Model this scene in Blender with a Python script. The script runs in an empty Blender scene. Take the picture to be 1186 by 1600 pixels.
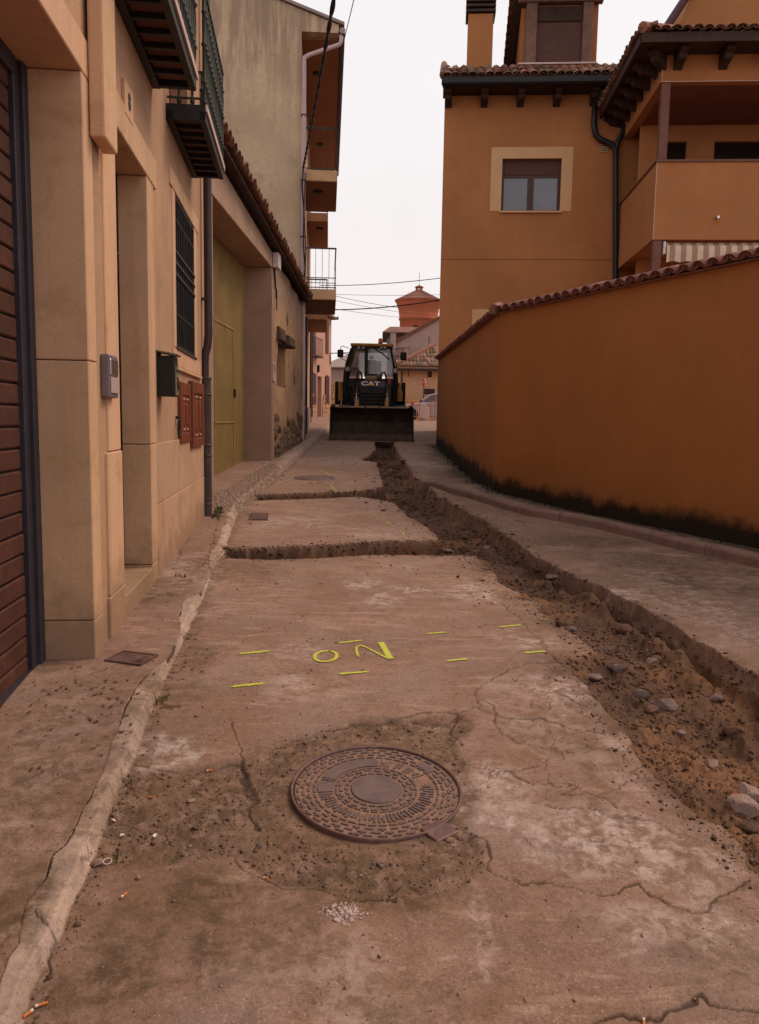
import bpy, math, random
import numpy as np
from mathutils import Vector, Matrix

# ------------------------------------------------------------------ camera, sky, sun
S = bpy.context.scene
COL = S.collection
random.seed(4); RNG = np.random.default_rng(7)
FPX, CAMH, PITCH, ROLL = 1250.0, 1.35, math.radians(6.64), math.radians(1.0)
_fw = np.array([0, math.cos(PITCH), -math.sin(PITCH)])
_u0 = np.array([0, math.sin(PITCH), math.cos(PITCH)]); _r0 = np.array([1.0, 0, 0])
_rt = _r0*math.cos(ROLL) + _u0*math.sin(ROLL)
_up = _u0*math.cos(ROLL) - _r0*math.sin(ROLL)
CP = np.array([0, 0, CAMH])
cd = bpy.data.cameras.new('camera'); cam = bpy.data.objects.new('camera', cd); COL.objects.link(cam)
cd.sensor_fit = 'VERTICAL'; cd.sensor_height = 32.0; cd.lens = FPX/1600*32.0
cd.clip_start = 0.05; cd.clip_end = 5000
M3 = Matrix(((_rt[0], _up[0], -_fw[0]), (_rt[1], _up[1], -_fw[1]), (_rt[2], _up[2], -_fw[2])))
cam.matrix_world = Matrix.Translation(CP) @ M3.to_4x4()
S.camera = cam

SUN_EL, SUN_AZ = math.radians(52), math.radians(62)      # azimuth clockwise from +Y (street direction)
w = bpy.data.worlds.new("World"); S.world = w; w.use_nodes = True
nt = w.node_tree; nt.nodes.clear()
wo = nt.nodes.new('ShaderNodeOutputWorld'); bg = nt.nodes.new('ShaderNodeBackground')
sky = nt.nodes.new('ShaderNodeTexSky'); sky.sky_type = 'NISHITA'; sky.sun_disc = False
sky.sun_elevation = SUN_EL; sky.sun_rotation = SUN_AZ; sky.air_density = 1.0; sky.dust_density = 4.0
hs = nt.nodes.new('ShaderNodeHueSaturation'); hs.inputs['Saturation'].default_value = 0.15; hs.inputs['Value'].default_value = 0.9
nt.links.new(sky.outputs[0], hs.inputs['Color'])
mx = nt.nodes.new('ShaderNodeMix'); mx.data_type = 'RGBA'; mx.inputs[0].default_value = 0.90
# thick overcast: almost uniform cloud, a little brighter and warmer low down
tc = nt.nodes.new('ShaderNodeTexCoord'); sx = nt.nodes.new('ShaderNodeSeparateXYZ')
nt.links.new(tc.outputs['Generated'], sx.inputs[0])
rp = nt.nodes.new('ShaderNodeValToRGB'); nt.links.new(sx.outputs['Z'], rp.inputs[0])
K = 9.4
rp.color_ramp.elements[0].position = 0.0; rp.color_ramp.elements[0].color = (0.975, 0.90, 0.87, 1)
rp.color_ramp.elements[1].position = 0.75; rp.color_ramp.elements[1].color = (0.895, 0.875, 0.885, 1)
e = rp.color_ramp.elements.new(0.25); e.color = (0.945, 0.89, 0.895, 1)
nz = nt.nodes.new('ShaderNodeTexNoise'); nz.inputs['Scale'].default_value = 2.2; nz.inputs['Detail'].default_value = 4
nt.links.new(tc.outputs['Generated'], nz.inputs['Vector'])
vm = nt.nodes.new('ShaderNodeVectorMath'); vm.operation = 'SCALE'; nt.links.new(rp.outputs[0], vm.inputs[0])
mr = nt.nodes.new('ShaderNodeMapRange'); mr.inputs[1].default_value = 0.3; mr.inputs[2].default_value = 0.7
mr.inputs[3].default_value = K*0.94; mr.inputs[4].default_value = K*1.05
nt.links.new(nz.outputs[0], mr.inputs[0]); nt.links.new(mr.outputs[0], vm.inputs['Scale'])
nt.links.new(hs.outputs[0], mx.inputs[6]); nt.links.new(vm.outputs[0], mx.inputs[7])
nt.links.new(mx.outputs[2], bg.inputs[0]); bg.inputs[1].default_value = 0.1
nt.links.new(bg.outputs[0], wo.inputs[0])

sd = bpy.data.lights.new('sun', 'SUN'); sun = bpy.data.objects.new('sun', sd); COL.objects.link(sun)
sd.energy = 1.5; sd.angle = math.radians(24); sd.color = (1.0, 0.74, 0.52)
_sv = Vector((math.sin(SUN_AZ)*math.cos(SUN_EL), math.cos(SUN_AZ)*math.cos(SUN_EL), math.sin(SUN_EL)))
sun.rotation_euler = _sv.to_track_quat('Z', 'Y').to_euler(); sun.location = (10, 5, 30)
S.view_settings.view_transform = 'Standard'; S.view_settings.look = 'None'
S.view_settings.exposure = 0.2; S.view_settings.gamma = 1.0; S.view_settings.use_curve_mapping = False
S.cycles.max_bounces = 6; S.cycles.diffuse_bounces = 4

# ------------------------------------------------------------------ measuring helpers
PY = [0, 1.5, 2.4, 3.2, 4, 5, 6.5, 8, 10.5, 12.5, 17.4, 22, 25.5, 35, 40, 45, 60, 3000]
PZ = [-.36, -.26, -.19, -.11, -.045, -.01, .03, .06, .11, .2, .43, .64, .74, 1.1, 1.27, 1.3, 1.3, 1.3]
_yy = np.concatenate([np.arange(-2, 60, .05), [60, 3000]])
_zz = np.interp(_yy, PY, PZ); _k = np.ones(13)/13
_zz[6:-8] = np.convolve(_zz[:-2], _k, 'valid')
def zg(y): return np.interp(y, _yy, _zz)
def ray(px, py): return _fw + _rt*((px-593)/FPX) + _up*((800-py)/FPX)
def Gd(px, py, off=0.0):
    d = ray(px, py); lo, hi = .3, 400.
    for _ in range(50):
        m = (lo+hi)/2; q = CP+d*m
        if q[2] > zg(q[1])+off: lo = m
        else: hi = m
    return CP+d*lo
def G2(pts, off=0.0): return np.array([Gd(a, b, off)[:2] for a, b in pts])
def Dp(px, py, y): d = ray(px, py); return CP+d*(y/d[1])
class Fr:
    """a vertical facade plane: X along it, Y into it, front towards -Y"""
    def __init__(s, o, ang, z=0.0):
        s.o = np.array([o[0], o[1], z]); s.a = ang
        s.X = np.array([math.cos(ang), math.sin(ang), 0]); s.Y = np.array([-math.sin(ang), math.cos(ang), 0])
    def pl(s, px, py, y0=0.0):
        d = ray(px, py); t = ((s.o-CP)@s.Y+y0)/(d@s.Y); q = CP+d*t-s.o
        return float(q@s.X), float(q[2])
    def wz(s, X, Y): p = s.o+s.X*X+s.Y*Y; return p

# ------------------------------------------------------------------ numpy noise
def _hash(ix, iy, s):
    h = (ix.astype(np.int64)*374761393 + iy.astype(np.int64)*668265263 + s*982451653) & 0xffffffff
    h = ((h ^ (h >> 13))*1274126177) & 0xffffffff
    return ((h ^ (h >> 16)) & 0xffff)/65535.0
def vn(x, y, s=0):
    ix = np.floor(x); iy = np.floor(y); fx = x-ix; fy = y-iy
    fx = fx*fx*fx*(fx*(fx*6-15)+10); fy = fy*fy*fy*(fy*(fy*6-15)+10)
    a = _hash(ix, iy, s); b = _hash(ix+1, iy, s); c = _hash(ix, iy+1, s); d = _hash(ix+1, iy+1, s)
    return (a+(b-a)*fx)*(1-fy)+(c+(d-c)*fx)*fy
def fbm(x, y, s=0, o=4, g=.5):
    t = 0; a = 1; n = 0
    for i in range(o):
        t = t+a*(vn(x, y, s+i*17)-.5); n += a; a *= g; x = x*2.03+3.1; y = y*2.03+1.7
    return t/n*2
def sst(a, b, x):
    t = np.clip((x-a)/(b-a), 0, 1); return t*t*(3-2*t)
def pdist(x, y, poly):
    best = np.full(x.shape, 1e9, np.float64)
    for (ax, ay), (bx, by) in zip(poly[:-1], poly[1:]):
        dx, dy = bx-ax, by-ay; L = dx*dx+dy*dy+1e-12
        t = np.clip(((x-ax)*dx+(y-ay)*dy)/L, 0, 1)
        q = (x-ax-t*dx)**2+(y-ay-t*dy)**2
        np.minimum(best, q, out=best)
    return np.sqrt(best)
def inside(x, y, poly):
    r = np.zeros(x.shape, bool); n = len(poly)
    for i in range(n):
        ax, ay = poly[i]; bx, by = poly[(i+1) % n]
        if ay == by: continue
        c = ((ay > y) != (by > y)) & (x < (bx-ax)*(y-ay)/(by-ay)+ax)
        r ^= c
    return r
def sdf(x, y, poly):
    """positive inside"""
    p = np.vstack([poly, poly[:1]]); d = pdist(x, y, p)
    return np.where(inside(x, y, poly), d, -d)

# ------------------------------------------------------------------ materials
class NT:
    def __init__(s, m): s.t = m.node_tree; s.n = s.t.nodes; s.l = s.t.links
    def add(s, k, **kw):
        o = s.n.new(k)
        for a, b in kw.items(): setattr(o, a, b)
        return o
    def link(s, a, b): s.l.new(a, b)
    def setin(s, node, key, v):
        if hasattr(v, 'is_linked') or isinstance(v, bpy.types.NodeSocket): s.l.new(v, node.inputs[key])
        else: node.inputs[key].default_value = v
    def noise(s, vec, scale, detail=4, rough=.55, dist=0.0):
        o = s.add('ShaderNodeTexNoise'); s.link(vec, o.inputs['Vector'])
        o.inputs['Scale'].default_value = scale; o.inputs['Detail'].default_value = detail
        o.inputs['Roughness'].default_value = rough; o.inputs['Distortion'].default_value = dist
        return o.outputs[0]
    def rng(s, v, a, b, c=0., d=1., smooth=True):
        o = s.add('ShaderNodeMapRange'); s.link(v, o.inputs[0])
        if smooth: o.interpolation_type = 'SMOOTHSTEP'
        for i, q in enumerate((a, b, c, d)): o.inputs[i+1].default_value = q
        return o.outputs[0]
    def mix(s, f, a, b, mode='MIX'):
        o = s.add('ShaderNodeMix', data_type='RGBA', blend_type=mode)
        s.setin(o, 0, f)
        for k, v in ((6, a), (7, b)):
            if isinstance(v, bpy.types.NodeSocket): s.link(v, o.inputs[k])
            else: o.inputs[k].default_value = (*v, 1) if len(v) == 3 else v
        return o.outputs[2]
    def mth(s, op, a, b=0., c=None):
        o = s.add('ShaderNodeMath', operation=op); s.setin(o, 0, a); s.setin(o, 1, b)
        if c is not None: s.setin(o, 2, c)
        return o.outputs[0]
    def mapv(s, vec, scale=(1, 1, 1), loc=(0, 0, 0)):
        o = s.add('ShaderNodeMapping'); s.link(vec, o.inputs[0]); o.inputs['Scale'].default_value = scale
        o.inputs['Location'].default_value = loc; return o.outputs[0]
MATS = {}
def newmat(name):
    m = bpy.data.materials.new(name); m.use_nodes = True; m.node_tree.nodes.clear(); N = NT(m)
    out = N.add('ShaderNodeOutputMaterial'); b = N.add('ShaderNodeBsdfPrincipled'); N.link(b.outputs[0], out.inputs[0])
    geo = N.add('ShaderNodeNewGeometry'); MATS[name] = m
    return m, N, b, geo.outputs['Position']
def bump(N, b, h, strength, dist):
    o = N.add('ShaderNodeBump'); N.link(h, o.inputs['Height']); o.inputs['Strength'].default_value = strength
    o.inputs['Distance'].default_value = dist; N.link(o.outputs[0], b.inputs['Normal'])
def mul(c, k): return tuple(min(1, x*k) for x in c)
def surf(name, col, rough=.8, var=.18, sc=1.5, fine=40, bs=.25, bd=.004, stain=None, metal=0., rnd=0., streak=0., spec=.3, splash=None):
    """general weathered surface: broad + fine colour variation, optional stain colour, per-object tint"""
    col = (col[0]*1.04, col[1]*.955, col[2]*1.03); m, N, b, P = newmat(name)
    n1 = N.noise(P, sc, 5, .6); n2 = N.noise(P, fine, 3, .6)
    c = N.mix(N.rng(n1, .3, .7), mul(col, 1-var), mul(col, 1+var))
    c = N.mix(N.rng(n2, .35, .68, 0, .5), c, mul(col, 1-1.6*var))
    if stain:
        n3 = N.noise(P, sc*1.7, 6, .7, .4); c = N.mix(N.rng(n3, .52, .7, 0, .75), c, stain)
    if streak:
        n4 = N.noise(N.mapv(P, (7, 7, .35)), 1.6, 4, .6); c = N.mix(N.rng(n4, .48, .75, 0, streak), c, mul(col, .55))
    if splash:                                            # mud and damp splashed up from the pavement, ragged edge
        sp = N.add('ShaderNodeSeparateXYZ'); N.link(P, sp.inputs[0])
        q = N.mth('ADD', sp.outputs['Z'], N.mth('MULTIPLY', N.mth('SUBTRACT', N.noise(P, 5, 8, .7), .5), -.9))
        c = N.mix(N.rng(q, .08, .55, .7, 0), c, splash)
        pit = N.noise(P, 26, 6, .8); c = N.mix(N.rng(pit, .60, .66, 0, .5), c, mul(col, .5))
    if rnd:
        oi = N.add('ShaderNodeObjectInfo'); h = N.add('ShaderNodeHueSaturation')
        N.link(c, h.inputs['Color']); N.link(N.rng(oi.outputs['Random'], 0, 1, 1-rnd, 1+rnd, False), h.inputs['Value'])
        N.link(N.rng(oi.outputs['Random'], 0, 1, .5+.003, .5-.003, False), h.inputs['Hue']); c = h.outputs[0]
    N.link(c, b.inputs['Base Color']); b.inputs['Roughness'].default_value = rough; b.inputs['Metallic'].default_value = metal
    b.inputs['Specular IOR Level'].default_value = spec
    if bs: bump(N, b, N.mth('ADD', n2, N.mth('MULTIPLY', n1, .6)), bs, bd)
    return m
surf('house_render', (.48, .305, .17), .9, .14, 1.3, 90, .4, .005, (.36, .215, .125), streak=.35, splash=(.26, .16, .095))
surf('dressed_stone', (.62, .405, .225), .8, .10, 1.1, 60, .2, .003, (.46, .26, .125), rnd=.05, streak=.32, splash=(.26, .16, .095))
surf('base_stone', (.55, .365, .215), .8, .12, 1.6, 60, .25, .003, (.38, .225, .12), rnd=.06, streak=.3, splash=(.24, .15, .09))
surf('tile_clay', (.25, .105, .062), .85, .25, 9, 60, .3, .004, (.09, .055, .04), rnd=.35)
surf('tile_clay_old', (.20, .12, .07), .9, .3, 10, 60, .4, .005, (.07, .055, .035), rnd=.4)
surf('tile_cap', (.27, .13, .095), .75, .15, 9, 60, .2, .003, (.12, .07, .06), rnd=.2)
surf('dark_timber', (.045, .022, .014), .7, .3, 6, 60, .3, .003)
surf('red_timber', (.20, .055, .022), .5, .2, 8, 70, .25, .002, (.10, .03, .015))
surf('brown_shutter', (.105, .045, .03), .6, .15, 8, 60, .1, .001)
surf('garage_wood', (.075, .029, .018), .6, .2, 5, 60, .2, .002, (.13, .05, .03), rnd=.08)
surf('grey_steel', (.05, .045, .055), .5, .2, 6, 50, .1, .001, (.05, .045, .05), metal=.3)
surf('intercom_grey', (.17, .145, .14), .5, .1, 5, 50, .02, .001)
surf('iron_green', (.026, .030, .020), .6, .25, 9, 60, .15, .002, (.05, .04, .02))
surf('iron_black', (.018, .017, .016), .55, .2, 9, 60, .1, .001)
surf('mailbox_green', (.012, .015, .010), .5, .2, 9, 60, .05, .001)
surf('mailbox_door', (.17, .16, .085), .6, .2, 9, 60, .1, .001, (.10, .09, .05))
surf('pipe_brown', (.055, .035, .033), .4, .25, 6, 50, .05, .001, (.035, .025, .025))
surf('pipe_guard', (.085, .066, .06), .5, .3, 5, 50, .2, .002, (.05, .035, .03), streak=.4)
surf('soffit_tile', (.12, .05, .035), .8, .2, 9, 60, .2, .002, rnd=.15)
surf('pale_fascia', (.55, .43, .36), .8, .08, 3, 60, .1, .001)
surf('olive_metal', (.37, .275, .105), .5, .12, 1.5, 50, .08, .001, (.27, .18, .08), streak=.35)
surf('barn_lintel', (.42, .29, .19), .9, .12, 1.5, 60, .3, .003, (.27, .2, .15))
surf('barn_jamb', (.36, .235, .155), .9, .10, 1.2, 60, .35, .004, (.25, .17, .12))
surf('timber_old', (.10, .062, .042), .9, .35, 9, 60, .6, .01)
surf('white_plastic', (.62, .54, .48), .5, .06, 5, 60, .02, .001)
surf('beige_balcony', (.50, .32, .16), .85, .10, 2, 60, .2, .002, (.38, .23, .12))
surf('soffit_orange', (.27, .14, .068), .85, .08, 1.5, 60, .1, .001)
surf('upvc_pipe', (.46, .36, .33), .5, .08, 4, 60, .02, .001)
surf('purple_rail', (.08, .035, .038), .6, .15, 6, 60, .05, .001)
surf('far_plaster', (.55, .33, .22), .9, .08, .8, 30, .1, .004)
surf('far_grey', (.36, .255, .205), .9, .08, .6, 20, .1, .004, (.30, .21, .17))
surf('far_ochre', (.50, .32, .165), .9, .2, .5, 20, .2, .004, (.38, .22, .11), streak=.3)
surf('far_stone', (.44, .27, .14), .9, .2, 3, 20, .5, .02)
surf('brick_red', (.40, .115, .05), .9, .14, .4, 6, .3, .01, (.30, .09, .045))
surf('cement_grey', (.30, .24, .20), .9, .1, 2, 40, .2, .003)
surf('window_frame', (.07, .03, .02), .5, .15, 6, 60, .05, .001)
surf('window_surround', (.56, .345, .165), .85, .06, 2, 60, .1, .002)
surf('black_pipe', (.02, .016, .016), .4, .1, 6, 60, 0, 0)
surf('post_brown', (.15, .06, .035), .5, .15, 6, 60, .05, .001)
surf('digger_yellow', (.50, .26, .05), .5, .25, 5, 40, .1, .001, (.2, .11, .04))
surf('digger_black', (.012, .011, .011), .5, .3, 5, 40, .1, .002, (.035, .028, .022))
surf('bucket_steel', (.055, .038, .025), .6, .35, 3, 40, .3, .004, (.12, .075, .045), streak=.3)
surf('worn_edge', (.30, .21, .12), .45, .3, 8, 50, .2, .002, (.12, .08, .05), metal=.3)
surf('tyre_rubber', (.016, .015, .014), .85, .3, 6, 40, .3, .004, (.05, .035, .025))
surf('chrome', (.6, .58, .56), .2, .05, 5, 50, 0, 0, metal=1)
surf('seat_tan', (.30, .22, .12), .7, .1, 5, 50, .1, .001)
surf('beacon_orange', (.75, .16, .01), .3, .05, 5, 50, 0, 0)
surf('sign_red', (.50, .02, .02), .4, .05, 5, 50, 0, 0)
surf('sign_white', (.75, .7, .68), .4, .04, 5, 50, 0, 0)
surf('barrier_orange', (.62, .20, .03), .5, .1, 5, 50, 0, 0)
surf('car_silver', (.42, .38, .40), .3, .03, 2, 50, 0, 0, metal=.4)
surf('lamp_glass', (.35, .33, .30), .2, .1, 20, 80, .1, .001)
surf('red_plastic', (.45, .06, .04), .5, .1, 9, 60, 0, 0)
surf('filter_orange', (.55, .20, .05), .8, .15, 300, 900, 0, 0)
surf('paper_white', (.70, .62, .55), .8, .06, 90, 400, 0, 0)
surf('twig_brown', (.16, .075, .035), .9, .3, 60, 300, .2, .001)
surf('dead_leaf', (.12, .05, .022), .8, .3, 90, 300, .2, .001, rnd=.4)
surf('rock_grey', (.20, .145, .12), .9, .25, 22, 130, .5, .006, (.10, .057, .034), rnd=.2)
surf('rock_brown', (.14, .078, .046), .95, .25, 25, 150, .5, .006, (.09, .05, .03), rnd=.3)
surf('concrete_chunk', (.29, .21, .16), .9, .15, 20, 110, .5, .006, (.25, .17, .12))
surf('weed_dark', (.022, .020, .011), .8, .3, 9, 60, 0, 0)
surf('weed_green', (.07, .085, .02), .8, .3, 9, 60, 0, 0)
surf('cobble', (.30, .215, .15), .85, .3, 30, 120, .3, .004, (.16, .10, .06))
surf('cable_black', (.02, .015, .018), .7, .1, 5, 50, 0, 0)
surf('cast_iron', (.15, .085, .07), .5, .25, 9, 130, .35, .002, (.23, .145, .10), metal=.2)
surf('cast_dirt', (.27, .17, .11), .95, .25, 14, 140, .4, .003, (.13, .085, .055))
surf('meter_white', (.55, .46, .40), .5, .08, 5, 60, .02, .001)
surf('vent_tan', (.40, .28, .13), .7, .08, 5, 60, 0, 0)
def iron_speckle():
    m, N, b, P = newmat('worn_iron')
    n1 = N.noise(P, 12, 5, .6); n2 = N.noise(P, 260, 4, .75)
    c = N.mix(N.rng(n1, .35, .65), (.105, .062, .056), (.155, .092, .078))
    c = N.mix(N.rng(n2, .33, .42, .8, 0), c, (.38, .30, .27)); c = N.mix(N.rng(N.noise(P, 60, 5, .7), .5, .62, 0, .6), c, (.20, .10, .065))
    N.link(c, b.inputs['Base Color']); b.inputs['Roughness'].default_value = .5; b.inputs['Metallic'].default_value = .15; bump(N, b, n2, .4, .001)
iron_speckle()
def glass(name, col, rough=.05):
    m, N, b, P = newmat(name)
    N.link(N.mix(N.rng(N.noise(P, .8, 2), .3, .7), mul(col, .8), mul(col, 1.2)), b.inputs['Base Color'])
    b.inputs['Roughness'].default_value = rough; b.inputs['Specular IOR Level'].default_value = .9
    return m
glass('pane_blue', (.115, .115, .145), .12); glass('pane_dark', (.012, .01, .01), .08); glass('car_glass', (.16, .14, .15), .1)
def clear_glass():
    m, N, b, P = newmat('cab_glass'); out = [n for n in N.n if n.type == 'OUTPUT_MATERIAL'][0]
    g = N.add('ShaderNodeBsdfGlossy'); g.inputs['Roughness'].default_value = .04
    t = N.add('ShaderNodeBsdfTransparent'); t.inputs[0].default_value = (.46, .44, .44, 1)
    d = N.add('ShaderNodeBsdfDiffuse'); d.inputs[0].default_value = (.34, .29, .27, 1)
    a = N.add('ShaderNodeMixShader'); a.inputs[0].default_value = .12; N.link(t.outputs[0], a.inputs[1]); N.link(g.outputs[0], a.inputs[2])
    c = N.add('ShaderNodeMixShader'); N.link(N.rng(N.noise(P, 3, 4), .35, .7, .03, .22), c.inputs[0])
    N.link(a.outputs[0], c.inputs[1]); N.link(d.outputs[0], c.inputs[2]); N.link(c.outputs[0], out.inputs[0])
clear_glass()
def awning_mat():
    m, N, b, P = newmat('awning_cloth')
    tcn = N.add('ShaderNodeTexCoord'); wv = N.add('ShaderNodeTexWave'); wv.wave_profile = 'SIN'
    N.link(tcn.outputs['Object'], wv.inputs['Vector']); wv.inputs['Scale'].default_value = 1.32
    f = N.rng(wv.outputs[1], .45, .55); N.link(N.mix(f, (.62, .46, .34), (.33, .20, .14)), b.inputs['Base Color']); b.inputs['Roughness'].default_value = .85
awning_mat()
def orange_mat(name, damp):
    """ochre masonry paint with patchy fading; damp = black mould creeping up from the ground"""
    m, N, b, P = newmat(name)
    base = (.355, .135, .042) if damp else (.39, .158, .062)
    n1 = N.noise(P, .45, 5, .6); n2 = N.noise(P, 3.2, 6, .65); n3 = N.noise(P, 120, 3, .6)
    c = N.mix(N.rng(n1, .3, .7), mul(base, .88), mul(base, 1.12))
    c = N.mix(N.rng(n2, .45, .75, 0, .45), c, (.36, .12, .035))
    c = N.mix(N.rng(N.noise(N.mapv(P, (4, 4, .3)), 1.5, 7, .65), .48, .75, 0, .2), c, (.43, .19, .07))
    c = N.mix(N.rng(N.noise(N.mapv(P, (9, 9, .25)), 1.3, 6, .7), .54, .72, 0, .14), c, (.27, .105, .04))
    c = N.mix(N.rng(N.noise(P, 6, 8, .78, .3), .56, .63, 0, .18), c, (.42, .18, .07))
    c = N.mix(N.rng(n3, .45, .65, 0, .22), c, (.20, .075, .022))
    if damp:
        tcn = N.add('ShaderNodeTexCoord'); sp = N.add('ShaderNodeSeparateXYZ'); N.link(tcn.outputs['Object'], sp.inputs[0])
        at = N.add('ShaderNodeAttribute', attribute_name='hgt')
        q2 = N.mth('ADD', at.outputs['Fac'], N.mth('MULTIPLY', N.mth('SUBTRACT', N.noise(P, 1.7, 7, .7), .5), -1.1))
        c = N.mix(N.rng(q2, .15, .75, .35, 0), c, (.21, .085, .03))
        q = N.mth('ADD', at.outputs['Fac'], N.mth('MULTIPLY', N.mth('SUBTRACT', N.noise(P, 2.0, 9, .72), .5), -.5))
        c = N.mix(N.rng(q, .13, .34, .97, 0), c, (.014, .011, .007))
    N.link(c, b.inputs['Base Color']); b.inputs['Roughness'].default_value = .92; b.inputs['Specular IOR Level'].default_value = .2
    bump(N, b, N.mth('ADD', n3, N.mth('MULTIPLY', N.noise(P, 14, 4), .8)), .35, .004)
orange_mat('orange_paint', False); orange_mat('orange_wall', True)
def gable_mat():
    m, N, b, P = newmat('gable_cement')
    n1 = N.noise(P, .55, 7, .62, .3); n2 = N.noise(N.mapv(P, (2.5, 2.5, .22)), 1.5, 6, .65); n3 = N.noise(P, 9, 5, .6)
    sp = N.add('ShaderNodeSeparateXYZ'); N.link(P, sp.inputs[0])
    c = N.mix(N.rng(n1, .35, .68), (.47, .325, .205), (.60, .425, .275))
    c = N.mix(N.rng(n3, .4, .7, 0, .35), c, (.40, .29, .20))
    hi = N.rng(sp.outputs['Z'], 8.3, 11.2, .12, 1.0)
    c = N.mix(N.mth('MULTIPLY', N.rng(n2, .44, .62, 0, .75), hi), c, (.25, .165, .115))
    c = N.mix(N.rng(N.noise(P, 1.4, 8, .72, .6), .53, .66, 0, .55), c, (.30, .215, .16))
    N.link(c, b.inputs['Base Color']); b.inputs['Roughness'].default_value = .95; bump(N, b, n3, .4, .01)
gable_mat()
def barn_mat():
    """old wall: peeling ochre plaster over stone at the foot"""
    m, N, b, P = newmat('barn_plaster')
    at = N.add('ShaderNodeAttribute', attribute_name='hgt'); h = at.outputs['Fac']
    n1 = N.noise(P, 1.1, 6, .6); n2 = N.noise(P, 7, 6, .65)
    c = N.mix(N.rng(n1, .35, .65), (.46, .26, .135), (.54, .33, .19))
    c = N.mix(N.rng(n2, .45, .7, 0, .6), c, (.38, .21, .11))
    g = N.mth('ADD', h, N.mth('MULTIPLY', N.mth('SUBTRACT', n1, .5), 2.0))
    c = N.mix(N.rng(g, 2.9, 2.98, 0, .85), c, (.36, .25, .185))
    n5 = N.noise(P, 2.6, 9, .75, .5); c = N.mix(N.rng(n5, .53, .56, 0, .8), c, (.30, .185, .10)); c = N.mix(N.rng(n5, .60, .63, 0, .5), c, (.40, .28, .20))
    dk = N.mth('ADD', h, N.mth('MULTIPLY', N.mth('SUBTRACT', n2, .5), 1.0))
    c = N.mix(N.rng(dk, .25, .7, .85, 0), c, (.07, .05, .03))
    N.link(c, b.inputs['Base Color']); b.inputs['Roughness'].default_value = .95; bump(N, b, N.mth('ADD', n2, N.noise(P, 40, 3)), .6, .015)
barn_mat()
def ground_mat():
    m, N, b, P = newmat('ground_mix')
    a1 = N.add('ShaderNodeAttribute', attribute_name='mask_a'); s1 = N.add('ShaderNodeSeparateColor'); N.link(a1.outputs['Color'], s1.inputs[0])
    a2 = N.add('ShaderNodeAttribute', attribute_name='mask_b'); s2 = N.add('ShaderNodeSeparateColor'); N.link(a2.outputs['Color'], s2.inputs[0])
    soil, crack, pale = s1.outputs[0], s1.outputs[1], s1.outputs[2]
    moss, grime, kerb = s2.outputs[0], s2.outputs[1], s2.outputs[2]
    nb = N.noise(P, .9, 6, .6); nm = N.noise(P, 4.5, 9, .72, .3); nf = N.noise(P, 38, 7, .75); ng = N.noise(P, 210, 3, .6)
    nl = N.noise(N.mapv(P, (1.0, 6.0, 1)), 2.3, 6, .7, .5)
    nq = N.noise(P, 14, 9, .76, .4)
    # concrete
    c = N.mix(N.rng(nb, .32, .68), (.240, .148, .108), (.360, .236, .175))
    c = N.mix(N.rng(nm, .40, .64, 0, .7), c, (.215, .130, .085))
    c = N.mix(N.rng(nq, .50, .64, 0, .6), c, (.150, .088, .057))
    c = N.mix(N.rng(nl, .53, .66, 0, .50), c, (.46, .325, .24))
    c = N.mix(N.rng(nf, .50, .72, 0, .55), c, (.125, .075, .05))
    c = N.mix(N.rng(nf, .26, .42, .40, 0), c, (.42, .29, .21))
    c = N.mix(N.rng(ng, .52, .72, 0, .55), c, (.115, .07, .048))
    c = N.mix(N.rng(ng, .22, .38, .38, 0), c, (.50, .37, .28))
    ns = N.noise(P, 95, 6, .8); nh = N.noise(P, 1.9, 5, .6)
    c = N.mix(N.rng(nh, .50, .66, 0, .38), c, (.245, .19, .165))
    c = N.mix(N.rng(nh, .34, .46, .35, 0), c, (.26, .145, .085))
    c = N.mix(N.rng(ns, .52, .62, 0, .55), c, (.105, .064, .044))
    c = N.mix(N.rng(ns, .34, .43, .55, 0), c, (.47, .345, .26))
    vo = N.add('ShaderNodeTexVoronoi'); N.link(P, vo.inputs['Vector']); vo.inputs['Scale'].default_value = 48
    c = N.mix(N.rng(vo.outputs['Distance'], .10, .17, .5, 0), c, (.50, .39, .31))
    # kerb strip / lime coloured mortar
    ck = N.mix(N.rng(nm, .36, .64), (.34, .245, .18), (.50, .375, .285))
    ck = N.mix(N.rng(nf, .48, .66, 0, .5), ck, (.26, .19, .15))
    ck = N.mix(N.rng(nh, .48, .6, 0, .5), ck, (.30, .235, .215))
    ck = N.mix(N.rng(ns, .53, .6, 0, .5), ck, (.17, .12, .09))
    ck = N.mix(N.rng(nq, .53, .62, 0, .6), ck, (.18, .13, .11))
    c = N.mix(kerb, c, ck)
    # pale cement dust
    pm = N.mth('MULTIPLY', pale, N.rng(nq, .42, .56, 1, .1))
    c = N.mix(pm, c, N.mix(N.rng(nf, .35, .65), (.37, .285, .24), (.50, .41, .355)))
    # dirt film
    gm = N.mth('MULTIPLY', grime, N.rng(nq, .38, .56, .35, 1.0))
    cg = N.mix(N.rng(nm, .36, .64), (.105, .063, .036), (.165, .100, .056))
    cg = N.mix(N.rng(nq, .5, .68, 0, .6), cg, (.075, .058, .032))
    cg = N.mix(N.rng(ng, .25, .42, .5, 0), cg, (.27, .19, .13))
    cg = N.mix(N.rng(ns, .33, .43, .6, 0), cg, (.25, .16, .095)); cg = N.mix(N.rng(ns, .54, .62, 0, .6), cg, (.055, .036, .02))
    c = N.mix(gm, c, cg)
    # soil
    cs = N.mix(N.rng(nm, .34, .66), (.062, .033, .019), (.130, .068, .037))
    cs = N.mix(N.rng(nb, .47, .64, 0, .8), cs, (.225, .108, .046))
    cs = N.mix(N.rng(nf, .46, .68, 0, .7), cs, (.075, .044, .030))
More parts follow.
